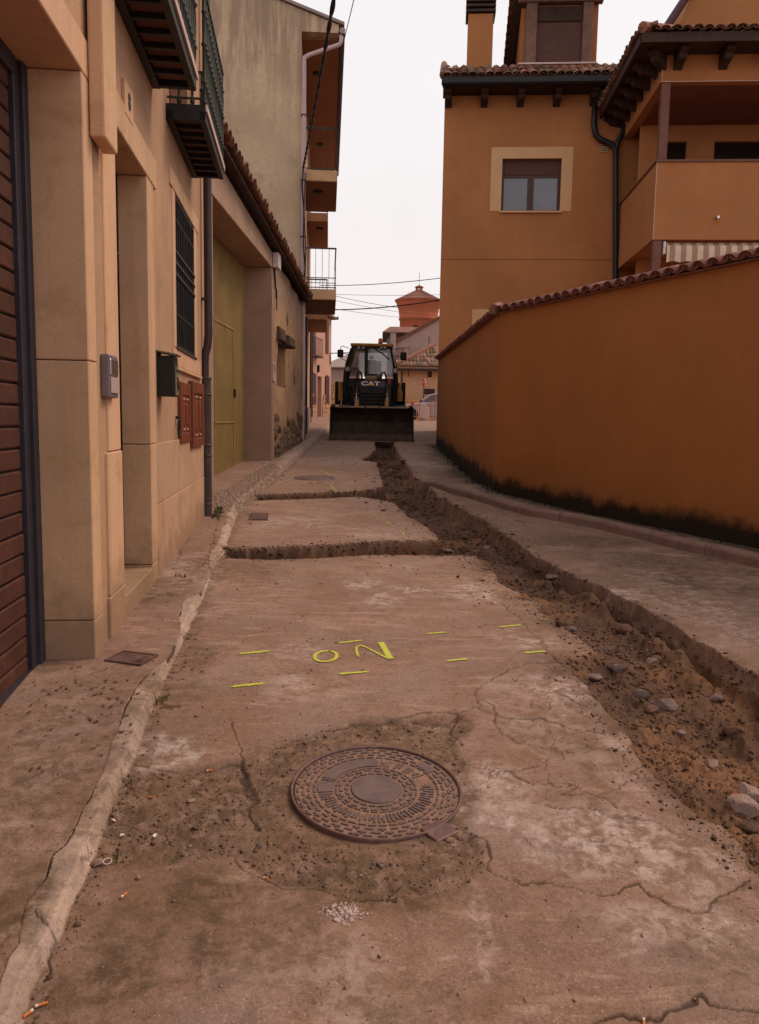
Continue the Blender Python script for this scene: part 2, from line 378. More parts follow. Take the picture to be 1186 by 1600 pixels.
    cs = N.mix(N.rng(ng, .26, .44, .35, 0), cs, (.22, .14, .09))
    cs = N.mix(N.rng(ns, .54, .62, 0, .5), cs, (.04, .024, .015))
    c = N.mix(soil, c, cs)
    mm = N.mth('MULTIPLY', moss, N.rng(nq, .3, .6, 1, .65)); c = N.mix(mm, c, (.028, .024, .013))
    c = N.mix(N.mth('MULTIPLY', crack, .85), c, (.040, .025, .016))
    c = N.mix(1.0, c, (.97, .925, .95), 'MULTIPLY'); hv = N.add('ShaderNodeHueSaturation'); hv.inputs['Value'].default_value = 1.16; N.link(c, hv.inputs['Color']); c = hv.outputs[0]
    N.link(c, b.inputs['Base Color'])
    b.inputs['Roughness'].default_value = .88; b.inputs['Specular IOR Level'].default_value = .25
    h = N.mth('ADD', N.mth('MULTIPLY', nf, .55), N.mth('ADD', N.mth('MULTIPLY', ng, .25), N.mth('MULTIPLY', nq, .9)))
    bump(N, b, h, .7, .008)
ground_mat()
def paint_mat():
    m, N, b, P = newmat('spray_yellow')
    out = [n for n in N.n if n.type == 'OUTPUT_MATERIAL'][0]
    b.inputs['Roughness'].default_value = .6
    N.link(N.mix(N.rng(N.noise(P, 60, 4), .35, .65), (.50, .52, .02), (.66, .68, .06)), b.inputs['Base Color'])
    at = N.add('ShaderNodeAttribute', attribute_name='edge'); t = N.add('ShaderNodeBsdfTransparent'); x = N.add('ShaderNodeMixShader')
    q = N.mth('ADD', at.outputs['Fac'], N.mth('MULTIPLY', N.mth('SUBTRACT', N.noise(P, 120, 6, .8), .5), 2.2))
    N.link(N.rng(q, .30, .75, 0, .95), x.inputs[0]); N.link(t.outputs[0], x.inputs[1]); N.link(b.outputs[0], x.inputs[2]); N.link(x.outputs[0], out.inputs[0])
    return m
paint_mat()

# ------------------------------------------------------------------ mesh helpers
class MB:
    def __init__(s): s.v = []; s.f = []; s.sm = []
    def add(s, vs, fs, smooth=False):
        n = len(s.v); s.v += [tuple(map(float, p)) for p in vs]; s.f += [tuple(i+n for i in f) for f in fs]; s.sm += [smooth]*len(fs); return s
    def box(s, x0, x1, y0, y1, z0, z1):
        return s.add([(x0, y0, z0), (x1, y0, z0), (x1, y1, z0), (x0, y1, z0), (x0, y0, z1), (x1, y0, z1), (x1, y1, z1), (x0, y1, z1)],
                     [(0, 3, 2, 1), (4, 5, 6, 7), (0, 1, 5, 4), (1, 2, 6, 5), (2, 3, 7, 6), (3, 0, 4, 7)])
    def quad(s, *p): return s.add(p, [tuple(range(len(p)))])
    def prism(s, poly, a0, a1, axis='y'):
        """closed polygon (u,v) extruded along an axis; u,v are the other two axes in order"""
        n = len(poly)
        def P(u, v, a): return (a, u, v) if axis == 'x' else (u, a, v) if axis == 'y' else (u, v, a)
        vs = [P(u, v, a0) for u, v in poly]+[P(u, v, a1) for u, v in poly]
        fs = [(i, (i+1) % n, n+(i+1) % n, n+i) for i in range(n)]+[tuple(range(n))[::-1], tuple(range(n, 2*n))]
        return s.add(vs, fs)
    def tube(s, pts, r, seg=8, cap=True):
        pts = [Vector(p) for p in pts]; n = len(pts); rr = r if isinstance(r, (list, tuple)) else [r]*n
        vs = []; up = None
        for i, p in enumerate(pts):
            d = (pts[min(i+1, n-1)]-pts[max(i-1, 0)]).normalized()
            if up is None: up = Vector((0, 0, 1)) if abs(d.z) < .9 else Vector((1, 0, 0))
            a = d.cross(up).normalized(); bq = a.cross(d).normalized(); up = bq
            for k in range(seg):
                t = 2*math.pi*k/seg; vs.append(p+(a*math.cos(t)+bq*math.sin(t))*rr[i])
        fs = [(i*seg+k, i*seg+(k+1) % seg, (i+1)*seg+(k+1) % seg, (i+1)*seg+k) for i in range(n-1) for k in range(seg)]
        s.add(vs, fs, True)
        if cap: s.add(vs[:seg], [tuple(range(seg))]); s.add(vs[-seg:], [tuple(range(seg))[::-1]])
        return s
    def lathe(s, prof, c=(0, 0, 0), seg=16, axis='z', smooth=True):
        vs = []
        for r, h in prof:
            for k in range(seg):
                t = 2*math.pi*k/seg; u, v = r*math.cos(t), r*math.sin(t)
                q = (u, v, h) if axis == 'z' else (u, h, v) if axis == 'y' else (h, u, v)
                vs.append((c[0]+q[0], c[1]+q[1], c[2]+q[2]))
        n = len(prof)
        fs = [(i*seg+k, i*seg+(k+1) % seg, (i+1)*seg+(k+1) % seg, (i+1)*seg+k) for i in range(n-1) for k in range(seg)]
        s.add(vs, fs, smooth); s.add(vs[:seg], [tuple(range(seg))[::-1]]); s.add(vs[-seg:], [tuple(range(seg))]); return s
    def mesh(s, name, mat):
        me = bpy.data.meshes.new(name); me.from_pydata(s.v, [], s.f); me.validate(); me.update()
        if len(me.polygons) == len(s.sm): me.polygons.foreach_set('use_smooth', s.sm)
        if mat: me.materials.append(MATS[mat] if isinstance(mat, str) else mat)
        import bmesh as _b
        bm = _b.new(); bm.from_mesh(me); _b.ops.recalc_face_normals(bm, faces=bm.faces); bm.to_mesh(me); bm.free()
        return me
    def build(s, name, mat, parent=None, bevel=0., seg=1):
        return link(name, s.mesh(name, mat), parent, bevel=bevel, seg=seg)
def link(name, me, parent=None, loc=None, rot=None, bevel=0., seg=1, scale=None):
    o = bpy.data.objects.new(name, me); COL.objects.link(o)
    if parent: o.parent = parent
    if loc is not None: o.location = loc
    if rot is not None: o.rotation_euler = rot
    if scale is not None: o.scale = scale
    if bevel:
        b = o.modifiers.new('bevel', 'BEVEL'); b.width = bevel; b.segments = seg; b.limit_method = 'ANGLE'; b.angle_limit = .6
    return o
def thing(name, label, cat, loc=(0, 0, 0), rz=0., group=None):
    o = bpy.data.objects.new(name, None); COL.objects.link(o); o.location = loc; o.rotation_euler = (0, 0, rz)
    return tag(o, label, cat, group)
def tag(o, label, cat, group=None, kind=None):
    if label: o['label'] = label
    if cat: o['category'] = cat
    if group: o['group'] = group
    if kind: o['kind'] = kind
    return o
def struct(o, label=None): o['kind'] = 'structure'; (label and o.__setitem__('label', label)); return o
def B(x0, x1, y0, y1, z0, z1): return MB().box(x0, x1, y0, y1, z0, z1)
def wall(x0, x1, z0, z1, holes, depth=.25, y=0., back=True):
    """front sheet with real openings and reveals"""
    m = MB(); xs = sorted({x0, x1, *[h[0] for h in holes], *[h[1] for h in holes]}); zs = sorted({z0, z1, *[h[2] for h in holes], *[h[3] for h in holes]})
    xs = [a for a in xs if x0 <= a <= x1]; zs = [a for a in zs if z0 <= a <= z1]
    def hole(a, c): return any(h[0] <= a <= h[1] and h[2] <= c <= h[3] for h in holes)
    for a, b_ in zip(xs[:-1], xs[1:]):
        for c, d in zip(zs[:-1], zs[1:]):
            if not hole((a+b_)/2, (c+d)/2): m.quad((a, y, c), (b_, y, c), (b_, y, d), (a, y, d))
    for h in holes:
        a, b_, c, d = h[:4]; q = y+(h[4] if len(h) > 4 else depth)
        m.quad((a, y, c), (a, y, d), (a, q, d), (a, q, c)); m.quad((b_, y, c), (b_, q, c), (b_, q, d), (b_, y, d))
        m.quad((a, y, d), (b_, y, d), (b_, q, d), (a, q, d)); m.quad((a, y, c), (a, q, c), (b_, q, c), (b_, y, c))
    return m
def text_mesh(txt, size, ext, mat, font_scale=(1, 1), bold=.012):
    c = bpy.data.curves.new('lettering', 'FONT'); c.body = txt; c.size = size; c.extrude = ext; c.align_x = 'CENTER'; c.align_y = 'CENTER'; c.offset = size*bold
    o = bpy.data.objects.new('tmp', c); COL.objects.link(o); dg = bpy.context.evaluated_depsgraph_get()
    me = bpy.data.meshes.new_from_object(o.evaluated_get(dg)); bpy.data.objects.remove(o); bpy.data.curves.remove(c)
    me.materials.clear(); me.materials.append(MATS[mat])
    for v in me.vertices: v.co.x *= font_scale[0]; v.co.y *= font_scale[1]
    return me

# barrel tile: half tube along +Y, crown up
def tile_mesh(name, r, L, mat, taper=.8, th=.014, seg=7, flip=False):
    vs = []; fs = []
    for j, (yy, q) in enumerate(((0, 1), (L, taper))):
        for k in range(seg+1):
            t = math.pi*k/seg; c, s_ = math.cos(t), math.sin(t); sg = -1 if flip else 1
            vs.append((c*r*q, yy, sg*s_*r*q*.8)); vs.append((c*(r*q-th), yy, sg*s_*(r*q-th)*.8))
    n = 2*(seg+1)
    for k in range(seg):
        a = 2*k
        fs += [(a, a+2, n+a+2, n+a), (a+1, n+a+1, n+a+3, a+3), (a, a+1, a+3, a+2), (n+a, n+a+2, n+a+3, n+a+1)]
    fs += [(0, n, n+1, 1), (2*seg, 2*seg+1, n+2*seg+1, n+2*seg)]
    m = MB(); m.add(vs, fs, True); return m.mesh(name, mat)
# ================================================================== GROUND
A0 = Gd(243, 905, .03)
FA = Fr((A0[0], A0[1]), math.atan2(1, -.1045))             # cream house, left
FB = Fr((-2.33, 10.1), math.atan2(1, .0185))               # barn, left
FC = Fr((-2.08, 21.5), math.radians(3.8))                                # gable of the flats
FW = Fr((1.736, 12.12), math.atan2(-4.42, 1.966))          # ochre wall, near stretch
FV = Fr((1.50, 21.75), math.atan2(-9.63, .236))            # ochre wall, far stretch
FG = Fr((1.65, 21.75), math.radians(-4))                   # ochre house

TL = G2([(585,690),(587,703),(566,719),(588,722),(593,738),(598,756),(598,778),(617,788),(640,808),(671,825),(684,838),(688,852),(691,867),
         (742,868),(757,882),(780,909),(809,925),(804,932),(837,941),(832,949),(860,963),(884,984),(919,1008),(931,1019),(884,1033),(891,1050),
         (926,1085),(954,1116),(981,1154),(988,1175),(1016,1210),(1045,1240),(1075,1265),(1110,1285),(1126,1291),(1155,1318),(1167,1337),(1167,1354),(1186,1368),(1290,1440),(1420,1520)])
TR = G2([(616,693),(624,710),(636,725),(643,737),(648,746),(666,755),(679,770),(686,777),(717,791),(737,804),(757,811),(775,825),(795,837),(813,852),
         (838,870),(860,880),(895,897),(919,911),(943,918),(974,936),(1002,944),(1030,963),(1068,988),(1103,1008),(1127,1022),(1162,1043),(1192,1057),(1300,1110),(1500,1210)])
TL = np.vstack([[TL[0][0]+.05, 31], TL]); TR = np.vstack([[TR[0][0]+.05, 31], TR])
TRENCH = np.vstack([TL, TR[::-1]])
X1 = G2([(396,773),(421,772),(495,769),(556,767),(602,760),(640,760),(625,785),(563,776),(502,779),(431,781),(398,782)])
X2 = G2([(352,857),(421,854),(489,850),(556,847),(607,844),(674,844),(720,842),(740,862),(691,867),(607,867),(556,868),(489,872),(421,874),(350,872)])
KR = [(37,1600),(51,1548),(83,1490),(98,1460),(115,1416),(130,1382),(142,1349),(159,1305),(175,1258),(199,1210),(209,1190),(216,1168),(229,1127),(250,1084),(256,1070),
      (270,1036),(287,1003),(297,979),(314,942),(324,915),(337,881),(351,864),(357,841),(374,797),(398,776),(436,743),(470,713),(505,682),(516,671)]
KL = [(0,1600),(2,1561),(15,1521),(32,1497),(37,1453),(46,1430),(72,1389),(80,1355),(103,1335),(115,1315),(128,1285),(145,1254),(163,1224),(172,1195),(182,1161),(196,1117),(219,1077),(236,1060),
      (260,1043),(272,1019),(284,999),(278,979),(285,955),(292,942),(312,935),(320,915),(326,891),(328,871),(340,858),(347,831),(356,810),(366,795),(380,782),(408,757),(428,735),(455,712),(483,690),(503,674)]
KRg = G2(KR); KLg = G2(KL)
KRg = np.vstack([[KRg[0][0]-.38, .6], KRg, [-2.1, 45], [-2.1, 62]]); KLg = np.vstack([[KLg[0][0]-.48, .6], KLg, [-2.3, 45], [-2.3, 62]])
KERBP = np.vstack([KRg, KLg[::-1]])
LEFTP = np.vstack([KLg, [[-60, 62], [-60, .6]]])
RKpx = [(661,757),(674,760),(702,770),(747,783),(788,796),(833,808),(885,816),(932,826),(979,838),(1022,848),(1064,859),(1125,873),(1186,889),(1300,915)]
RK = G2(RKpx); RK = np.vstack([RK, [9.0, 2.5]])
RIGHTP = np.vstack([[[.95, 14.3]], RK, [[60, 2.5], [60, 23], [1.3, 23]], G2([(668,700),(664,716),(650,735)])])
SOIL = G2([(205,1200),(235,1203),(290,1206),(350,1197),(385,1190),(400,1170),(450,1154),(500,1141),(560,1126),(640,1122),(700,1116),(722,1112),(735,1130),(718,1160),(716,1180),(728,1230),(722,1275),
           (745,1305),(765,1335),(764,1362),(720,1388),(660,1400),(600,1412),(540,1402),(500,1386),(440,1385),(400,1372),(370,1342),(300,1338),(230,1346),(175,1352),(140,1352),(160,1305),(178,1256)])
COB = G2([(336,797),(372,794),(404,765),(436,735),(426,727),(405,738),(372,760),(336,780)], .06)
CR = [([(874,1037),(831,1037),(796,1047),(755,1067),(740,1083),(748,1103),(715,1113),(654,1113),(624,1123),(583,1126),(543,1136),(502,1143),(452,1156)], .008),
      ([(385,1188),(382,1215),(392,1240),(389,1262),(398,1290)], .028),
      ([(780,1368),(814,1381),(848,1378),(893,1381),(925,1392),(965,1391),(1002,1381),(1026,1402),(1064,1419),(1098,1429),(1136,1405),(1167,1378)], .0042),
      ([(824,1251),(866,1260),(917,1262),(951,1272),(1020,1286),(1071,1301),(1122,1316),(1152,1322)], .0042),
      ([(780,1144),(805,1158),(832,1161),(884,1173),(919,1172),(951,1167)], .006),
      ([(740,1196),(780,1200),(832,1224),(880,1222),(919,1241),(960,1262)], .005),
      ([(905,1604),(927,1599),(972,1588),(1003,1594),(1040,1582),(1088,1573),(1097,1559),(1109,1573),(1156,1576),(1195,1582)], .007),
      ([(690,1174),(717,1160),(707,1140),(718,1113)], .006), ([(722,1190),(737,1198),(764,1204),(800,1204),(835,1196)], .005),
      ([(700,1300),(728,1311),(754,1309),(768,1336),(764,1363),(798,1372)], .006),
      ([(781,941),(816,971),(846,1004),(874,1037),(888,1046)], .005),
      ([(370,1342),(385,1360),(400,1372),(440,1388),(500,1390),(560,1408),(620,1410)], .006),
      ([(605,1412),(612,1398),(632,1384),(660,1390)], .007),
      ([(205,1192),(250,1203),(300,1207),(345,1197),(385,1190)], .007),
      ([(800,1060),(830,1075),(870,1080),(905,1100)], .004), ([(745,1104),(790,1120),(845,1122),(900,1140),(955,1150)], .005),
      ([(740,1083),(770,1102),(780,1144)], .003),
      ([(640,1123),(690,1126),(730,1117)], .006), ([(360,1120),(372,1155),(385,1188)], .002),
      ([(385,733),(450,734),(535,734),(566,719)], .006), ([(535,734),(560,746)], .005), ([(470,757),(560,752),(593,745)], .004),
      ([(620,728),(650,716),(690,712)], .01), ([(624,710),(636,702),(655,694),(678,690)], .01),
      ([(760,813),(800,818),(860,812),(905,822)], .008), ([(866,880),(905,872),(960,880)], .003),
      ([(243,914),(280,914),(320,915)], .012), ([(250,895),(276,888),(285,858),(300,846)], .006), ([(283,845),(310,847),(342,846)], .006),
      ([(345,800),(340,825),(332,850),(326,870),(318,893)], .008), 
      ([(160,1300),(146,1325),(138,1360)], .004), ([(60,1440),(85,1470),(70,1530)], .003)]
PALE = [((255,1178),(62,26),1.0),((237,1195),(40,14),.9),((541,1429),(22,12),1.0),((514,1424),(12,8),.9),((930,1300),(110,40),.8),((1000,1340),(80,40),.7),((770,1230),(50,40),.6),((880,1090),(70,30),.5),
        ((565,912),(30,8),.8),((640,922),(50,7),.6),((740,925),(50,14),.6),((600,935),(30,12),.5),((455,1075),(40,22),.45),((470,1020),(40,14),.4),((330,960),(40,12),.35),((820,1000),(50,16),.5),
        ((545,1350),(0,0),0),((1140,1480),(60,70),.7),((1010,1440),(60,30),.5),((750,1440),(16,60),.45),((540,1500),(60,50),.35),((560,1580),(70,40),.3),((430,1495),(50,36),.3),((960,930),(90,10),.5),((1080,935),(60,50),.35),
        ((300,900),(60,30),.4),((700,725),(60,6),.8),((440,815),(60,8),.5),((540,827),(90,8),.35),((600,836),(50,5),.5),((500,720),(90,6),.3),((690,1140),(30,14),.4),((860,1070),(60,16),.6),((910,1110),(60,30),.5)]
GRIME = [((290,1430),(150,80),.75),((420,1480),(120,50),.4),((640,1560),(200,40),.3),((900,1460),(200,30),.35),((265,1085),(60,22),.55),((300,1030),(40,30),.5),((240,930),(60,25),.6),((140,1140),(160,100),.35),((110,1030),(70,30),.4),((60,1280),(120,110),.45),((20,1440),(50,90),.8),((260,1480),(120,90),.75),((150,1560),(110,70),.7),
         ((380,1400),(150,60),.5),((1120,1500),(90,80),.4),((960,900),(150,40),.45),((1100,892),(170,34),.9),((930,850),(100,16),.8),((350,890),(90,18),.5),((420,868),(180,10),.35),((700,690),(60,60),.3),((720,745),(50,12),.8),((300,820),(60,30),.2),((900,1160),(90,20),.4),
         ((360,810),(60,14),.4),((740,1420),(120,20),.25),((1010,1250),(90,40),.5),((600,1400),(180,30),.75),((700,1350),(60,50),.6)]
def ell(x, y, spec):
    (px, py), (rx, ry), k = spec
    if k == 0: return 0
    c = Gd(px, py); ex = Gd(px+rx, py); ey = Gd(px, py-ry); a = abs(ex[0]-c[0])+1e-3; b = abs(ey[1]-c[1])+1e-3
    d = np.sqrt(((x-c[0])/a)**2+((y-c[1])/b)**2)
    return min(1, k*1.5)*np.clip(1.5*(1.3-d), 0, 1)
PLATES = [([(730,1200),(800,1206),(850,1225),(840,1262),(790,1300),(735,1290),(724,1240)], .75, .03), ([(835,1262),(915,1266),(1020,1290),(1120,1320),(1162,1340),(1160,1375),(1090,1425),(1010,1385),(890,1378),(800,1350),(790,1300)], .6, .04),
          ([(750,1060),(870,1040),(930,1090),(960,1120),(985,1170),(900,1140),(800,1110),(745,1102)], .3, .05), ([(880,1060),(905,1075),(930,1110),(975,1165),(960,1175),(915,1125),(870,1090)], .7, .02),
          ([(225,1150),(260,1140),(310,1160),(330,1180),(300,1200),(250,1198),(215,1188)], .8, .02), ([(1140,1440),(1190,1430),(1200,1560),(1150,1540),(1120,1490)], .5, .06),
          ([(790,1108),(900,1150),(1040,1230),(1080,1268),(1000,1250),(880,1200),(780,1160)], .25, .05), ([(0,1100),(160,1090),(170,1200),(90,1300),(0,1400)], .18, .1)]
PLINES = [([(522,1536),(580,1524),(646,1511),(688,1500),(752,1486),(800,1479),(870,1474),(958,1470)], .008, .5), ([(1063,910),(1100,935),(1140,975),(1175,1000)], .03, .8), ([(960,890),(1000,905),(1060,908)], .03, .6), ([(850,1070),(880,1085),(920,1110),(952,1147)], .022, .9), ([(600,926),(655,917)], .02, .8), ([(700,923),(740,922),(772,942)], .035, .7),
          ([(540,908),(556,915),(575,916)], .03, .9), ([(752,1478),(756,1500),(760,1530)], .02, .8), ([(905,1240),(950,1250),(1000,1262)], .012, .6), ([(740,1245),(790,1262)], .01, .4), ([(985,1470),(1030,1462),(1060,1450)], .02, .7), ([(965,1500),(1010,1488)], .012, .6),
          ([(620,845),(640,840),(662,838)], .03, .7), ([(400,1448),(420,1540),(418,1580)], .012, .4), ([(780,1000),(800,985),(812,975)], .012, .5), ([(1000,880),(1080,888),(1150,905)], .02, .5), ([(480,1080),(500,1060)], .02, .5), ([(660,1020),(690,1010)], .008, .4), ([(790,830),(830,840)], .03, .8), ([(700,727),(760,722)], .06, .7), ([(870,1225),(915,1240),(935,1262)], .012, .6)]
MH = Gd(588, 1230); MHR = .345; MHS = (zg(MH[1]+.3)-zg(MH[1]-.3))/.6
def ground_height(x, y, full=False):
    wx = x+fbm(x*5, y*5, 1, 4)*.045+fbm(x*31, y*31, 2, 3)*.006; wy = y+fbm(x*5, y*5, 5, 4)*.045+fbm(x*31, y*31, 6, 3)*.006
    z = zg(y)
    tr = sdf(wx, wy, TRENCH); hx, hy = x*.6+wx*.4, y*.6+wy*.4; x1 = sdf(hx, hy, X1); x2 = sdf(hx, hy, X2)
    dL = pdist(wx, wy, TL); dR = pdist(wx, wy, TR)
    dL = np.where(tr > 0, dL, 0); dR = np.where(tr > 0, dR, 0)
    near = 1-sst(6.5, 9.5, y)
    gentle = near*(1-sst(0, .15, fbm(x*.9, y*.9, 33, 2)*.5))
    sl = sst(0, .05, dL)*(1-near)+near*(.25*sst(0, .04, dL)+.75*sst(0, .55, dL))
    bw_ = .05+near*(.05+.12*np.clip(fbm(x*1.7, y*1.7, 55, 5, .65)+.15, 0, 1))+.05*np.clip(fbm(x*9, y*9, 57, 4, .65), 0, 1)
    tb = dR/bw_; led = .55+.35*fbm(x*2.3, y*2.3, 58, 4)
    bank = .5*sst(0, .30, tb)+.5*sst(led*.6, led*.6+.5, tb)
    bank = np.where(dR > 0, bank, 0)
    dep = (.21-.05*near)*sl*bank
    wfr = dL/(dL+dR+1e-6)
    grv = near*.05*np.exp(-((dR-.10)/.05)**2)*(vn(x*1.2, y*1.2, 61) > .3)*sst(0, .3, dL)
    heap = near*.13*np.exp(-((wfr-.74)/.12)**2)*(.4+fbm(x*2.2, y*2.2, 40, 3)*1.6)*sst(0, .1, dR)
    lump = fbm(x*4, y*4, 50, 5, .6)*.07+fbm(x*17, y*17, 60, 4, .6)*.03
    far = sst(9, 14, y)
    bed = np.where(tr > 0, -dep-grv+np.clip(heap, -.05, .14)+lump*sst(0, .12, np.minimum(dL, dR)), 0)
    xd = np.maximum(np.where(x1 > 0, .38*sst(0, .025+.004*y, x1), 0), np.where(x2 > 0, .30*sst(0, .02+.004*y, x2), 0))
    xb = np.where(np.maximum(x1, x2) > 0, -xd+(fbm(x*13, y*13, 70, 4, .6)*.05)*sst(0, .06, np.maximum(x1, x2)), 0)
    bed = np.minimum(bed, xb)
    pit = np.maximum(np.maximum(tr, x1), x2)
    kb = sdf(x+fbm(x*6, y*6, 80, 4)*.014, y+fbm(x*6, y*6, 84, 4)*.014, KERBP); lp = inside(x, y, LEFTP) & (kb < 0)
    rp = sdf(x, y, RIGHTP)
    kh = .045+.065*sst(8.5, 11, y); rh = .10*(1-sst(12.6, 14.2, y))
    dKR = pdist(x, y, KRg)
    z = z+np.where(kb > 0, kh*sst(0, .035+.02*(1-near), dKR)+(.006*fbm(x*7, y*7, 90, 4))*near*sst(0, .04, kb), 0)+np.where(lp, kh-.004, 0)
    z = z+np.where((rp > 0) & (tr < 0), rh*sst(-.02, .16, rp-.0), 0)
    so = sdf(wx+fbm(x*2.2, y*2.2, 95, 3)*.08, wy+fbm(x*2.2, y*2.2, 97, 3)*.06, SOIL)
    so = np.where((kb < 0) & ~lp, so, -1.)
    z = z-.012*sst(-.01, .03, so)+sst(0, .06, so)*(fbm(x*10, y*10, 101, 5, .62)*.016)
    ck = np.zeros_like(x)
    jx = x+fbm(x*9, y*9, 110, 4, .55)*.035; jy = y+fbm(x*9, y*9, 114, 4, .55)*.035
    for line, wd in CR:
        g = G2(line); x0, y0 = g.min(0)-.2; xx, yy = g.max(0)+.2
        sel = (x > x0) & (x < xx) & (y > y0) & (y < yy)
        if not sel.any(): continue
        d = pdist(jx[sel], jy[sel], g); ww = wd*.55*(.25+1.5*vn(x[sel]*9, y[sel]*9, 120))
        ck[sel] = np.maximum(ck[sel], 1-sst(ww*.45, ww*1.25+.0025, d))
    ck = np.where(pit > 0, 0, ck*(.55+.6*vn(x*6, y*6, 121)).clip(0, 1))
    # fine map-cracking in the shattered corner
    shat = G2([(745,1104),(880,1040),(930,1090),(1000,1180),(1170,1340),(1100,1420),(900,1385),(780,1368),(735,1300),(725,1190)])
    sh = sst(0, .12, sdf(x, y, shat))
    cell = np.abs(fbm(x*3.1, y*3.1, 130, 4)); mcr = (1-sst(.004, .016, cell))*sh*(vn(x*2, y*2, 7) > .35)
    ck = np.maximum(ck, .7*np.where(pit > 0, 0, mcr))
    z = z-.007*ck+fbm(x*1.6, y*1.6, 140, 3)*.008*(1-far*.5)+sh*fbm(x*6, y*6, 141, 4)*.010
    z = z+fbm(x*24, y*24, 150, 4, .6)*.0022*np.exp(-y/9)
    z = z+bed
    dm = np.hypot(x-MH[0], y-MH[1]); pl = MH[2]+(y-MH[1])*MHS-.016
    z = np.where(dm < MHR+.09, pl+(z-pl)*sst(MHR+.0, MHR+.09, dm), z)
    if not full: return z
    # masks ---------------------------------------------------------
    soil = sst(-.012, .02, pit+fbm(x*20, y*20, 160, 3)*.02)
    spill = (1-sst(0, .30, np.where(tr > 0, 0, pdist(x, y, TL))))*near*sst(-.15, .35, fbm(x*3, y*3, 163, 5, .65))*(kb < 0)
    spill2 = (1-sst(0, .16, -np.minimum(pit, 0)))*sst(-.1, .5, fbm(x*6, y*6, 166, 4, .65))*(~lp)
    soil = np.maximum(soil, np.maximum(.8*spill, .6*spill2))
    # broken concrete lip on the sheer side of the trench stays concrete coloured for its top decimetre
    lip = np.where((tr > 0) & (dR < .06), 1-sst(.03, .055, dR), 0); soil = soil*(1-.7*lip)
    pale = np.zeros_like(x)
    for sp in PALE: pale = np.maximum(pale, ell(x, y, sp)*sst(-.35, .15, fbm(x*4, y*6, 170, 5, .62)))
    wqx = x+fbm(x*3, y*3, 172, 5, .65)*.07; wqy = y+fbm(x*3, y*3, 173, 5, .65)*.07
    for pp, k_, e_ in PLATES:
        sd_ = sdf(wqx, wqy, G2(pp)); tex_ = sst(-.45, .25, fbm(x*3.3, y*5, 176, 6, .7))
        pale = np.maximum(pale, min(1, k_*1.3)*sst(-.005, e_, sd_)*(.35+.65*tex_))
    for ln_, wd_, k_ in PLINES:
        g = G2(ln_); x0, y0 = g.min(0)-.2; xx, yy = g.max(0)+.2; sel = (x > x0) & (x < xx) & (y > y0) & (y < yy)
        if sel.any(): pale[sel] = np.maximum(pale[sel], k_*(1-sst(wd_*.2, wd_*(.5+1.0*vn(x[sel]*14, y[sel]*14, 77)), pdist(wqx[sel]*.3+x[sel]*.7, wqy[sel]*.3+y[sel]*.7, g)))*sst(.25, .6, vn(x[sel]*22, y[sel]*22, 78)))
    grime = np.zeros_like(x)
    for sp in GRIME: grime = np.maximum(grime, ell(x, y, sp)*sst(-.5, .1, fbm(x*2.7, y*2.7, 175, 5, .62)))
    grime = np.maximum(grime, .95*sst(-.06, .05, so))
    grime = np.maximum(grime, .7*(1-sst(0, .10, np.where((kb < 0) & ~lp, dKR, 9)+fbm(x*5, y*5, 180, 3)*.08)))
    grime = np.maximum(grime, .8*(1-sst(0, .28, pdist(x, y, RK)+fbm(x*3, y*3, 182, 4)*.22))*sst(-.2, .4, fbm(x*2, y*2, 184, 3)))
    wl = np.array([FV.wz(-1, 0)[:2], FW.wz(0, 0)[:2], FW.wz(8, 0)[:2]])
    dw = pdist(x, y, wl); moss = (1-sst(.10, .34, dw+fbm(x*4, y*4, 190, 5, .65)*.26))*(rp > -.3)
    far_moss = np.maximum(ell(x, y, ((712,712),(40,16),1.0)), ell(x, y, ((745,742),(40,14),.9)))*sst(-.5, 0, fbm(x*3, y*3, 195, 4)); moss = np.maximum(moss, far_moss)
    moss = np.maximum(moss, .5*ell(x, y, ((560,1375),(150,20),1.0))*sst(0, .5, fbm(x*7, y*7, 196, 4)))
    kerb = sst(-.004, .008, kb)*(1-.45*far)
    kerb = np.maximum(kerb, 0)
    return z, soil, ck, pale, moss, grime, kerb, dict(tr=tr, x1=x1, x2=x2, pit=pit, kb=kb, lp=lp, rp=rp)

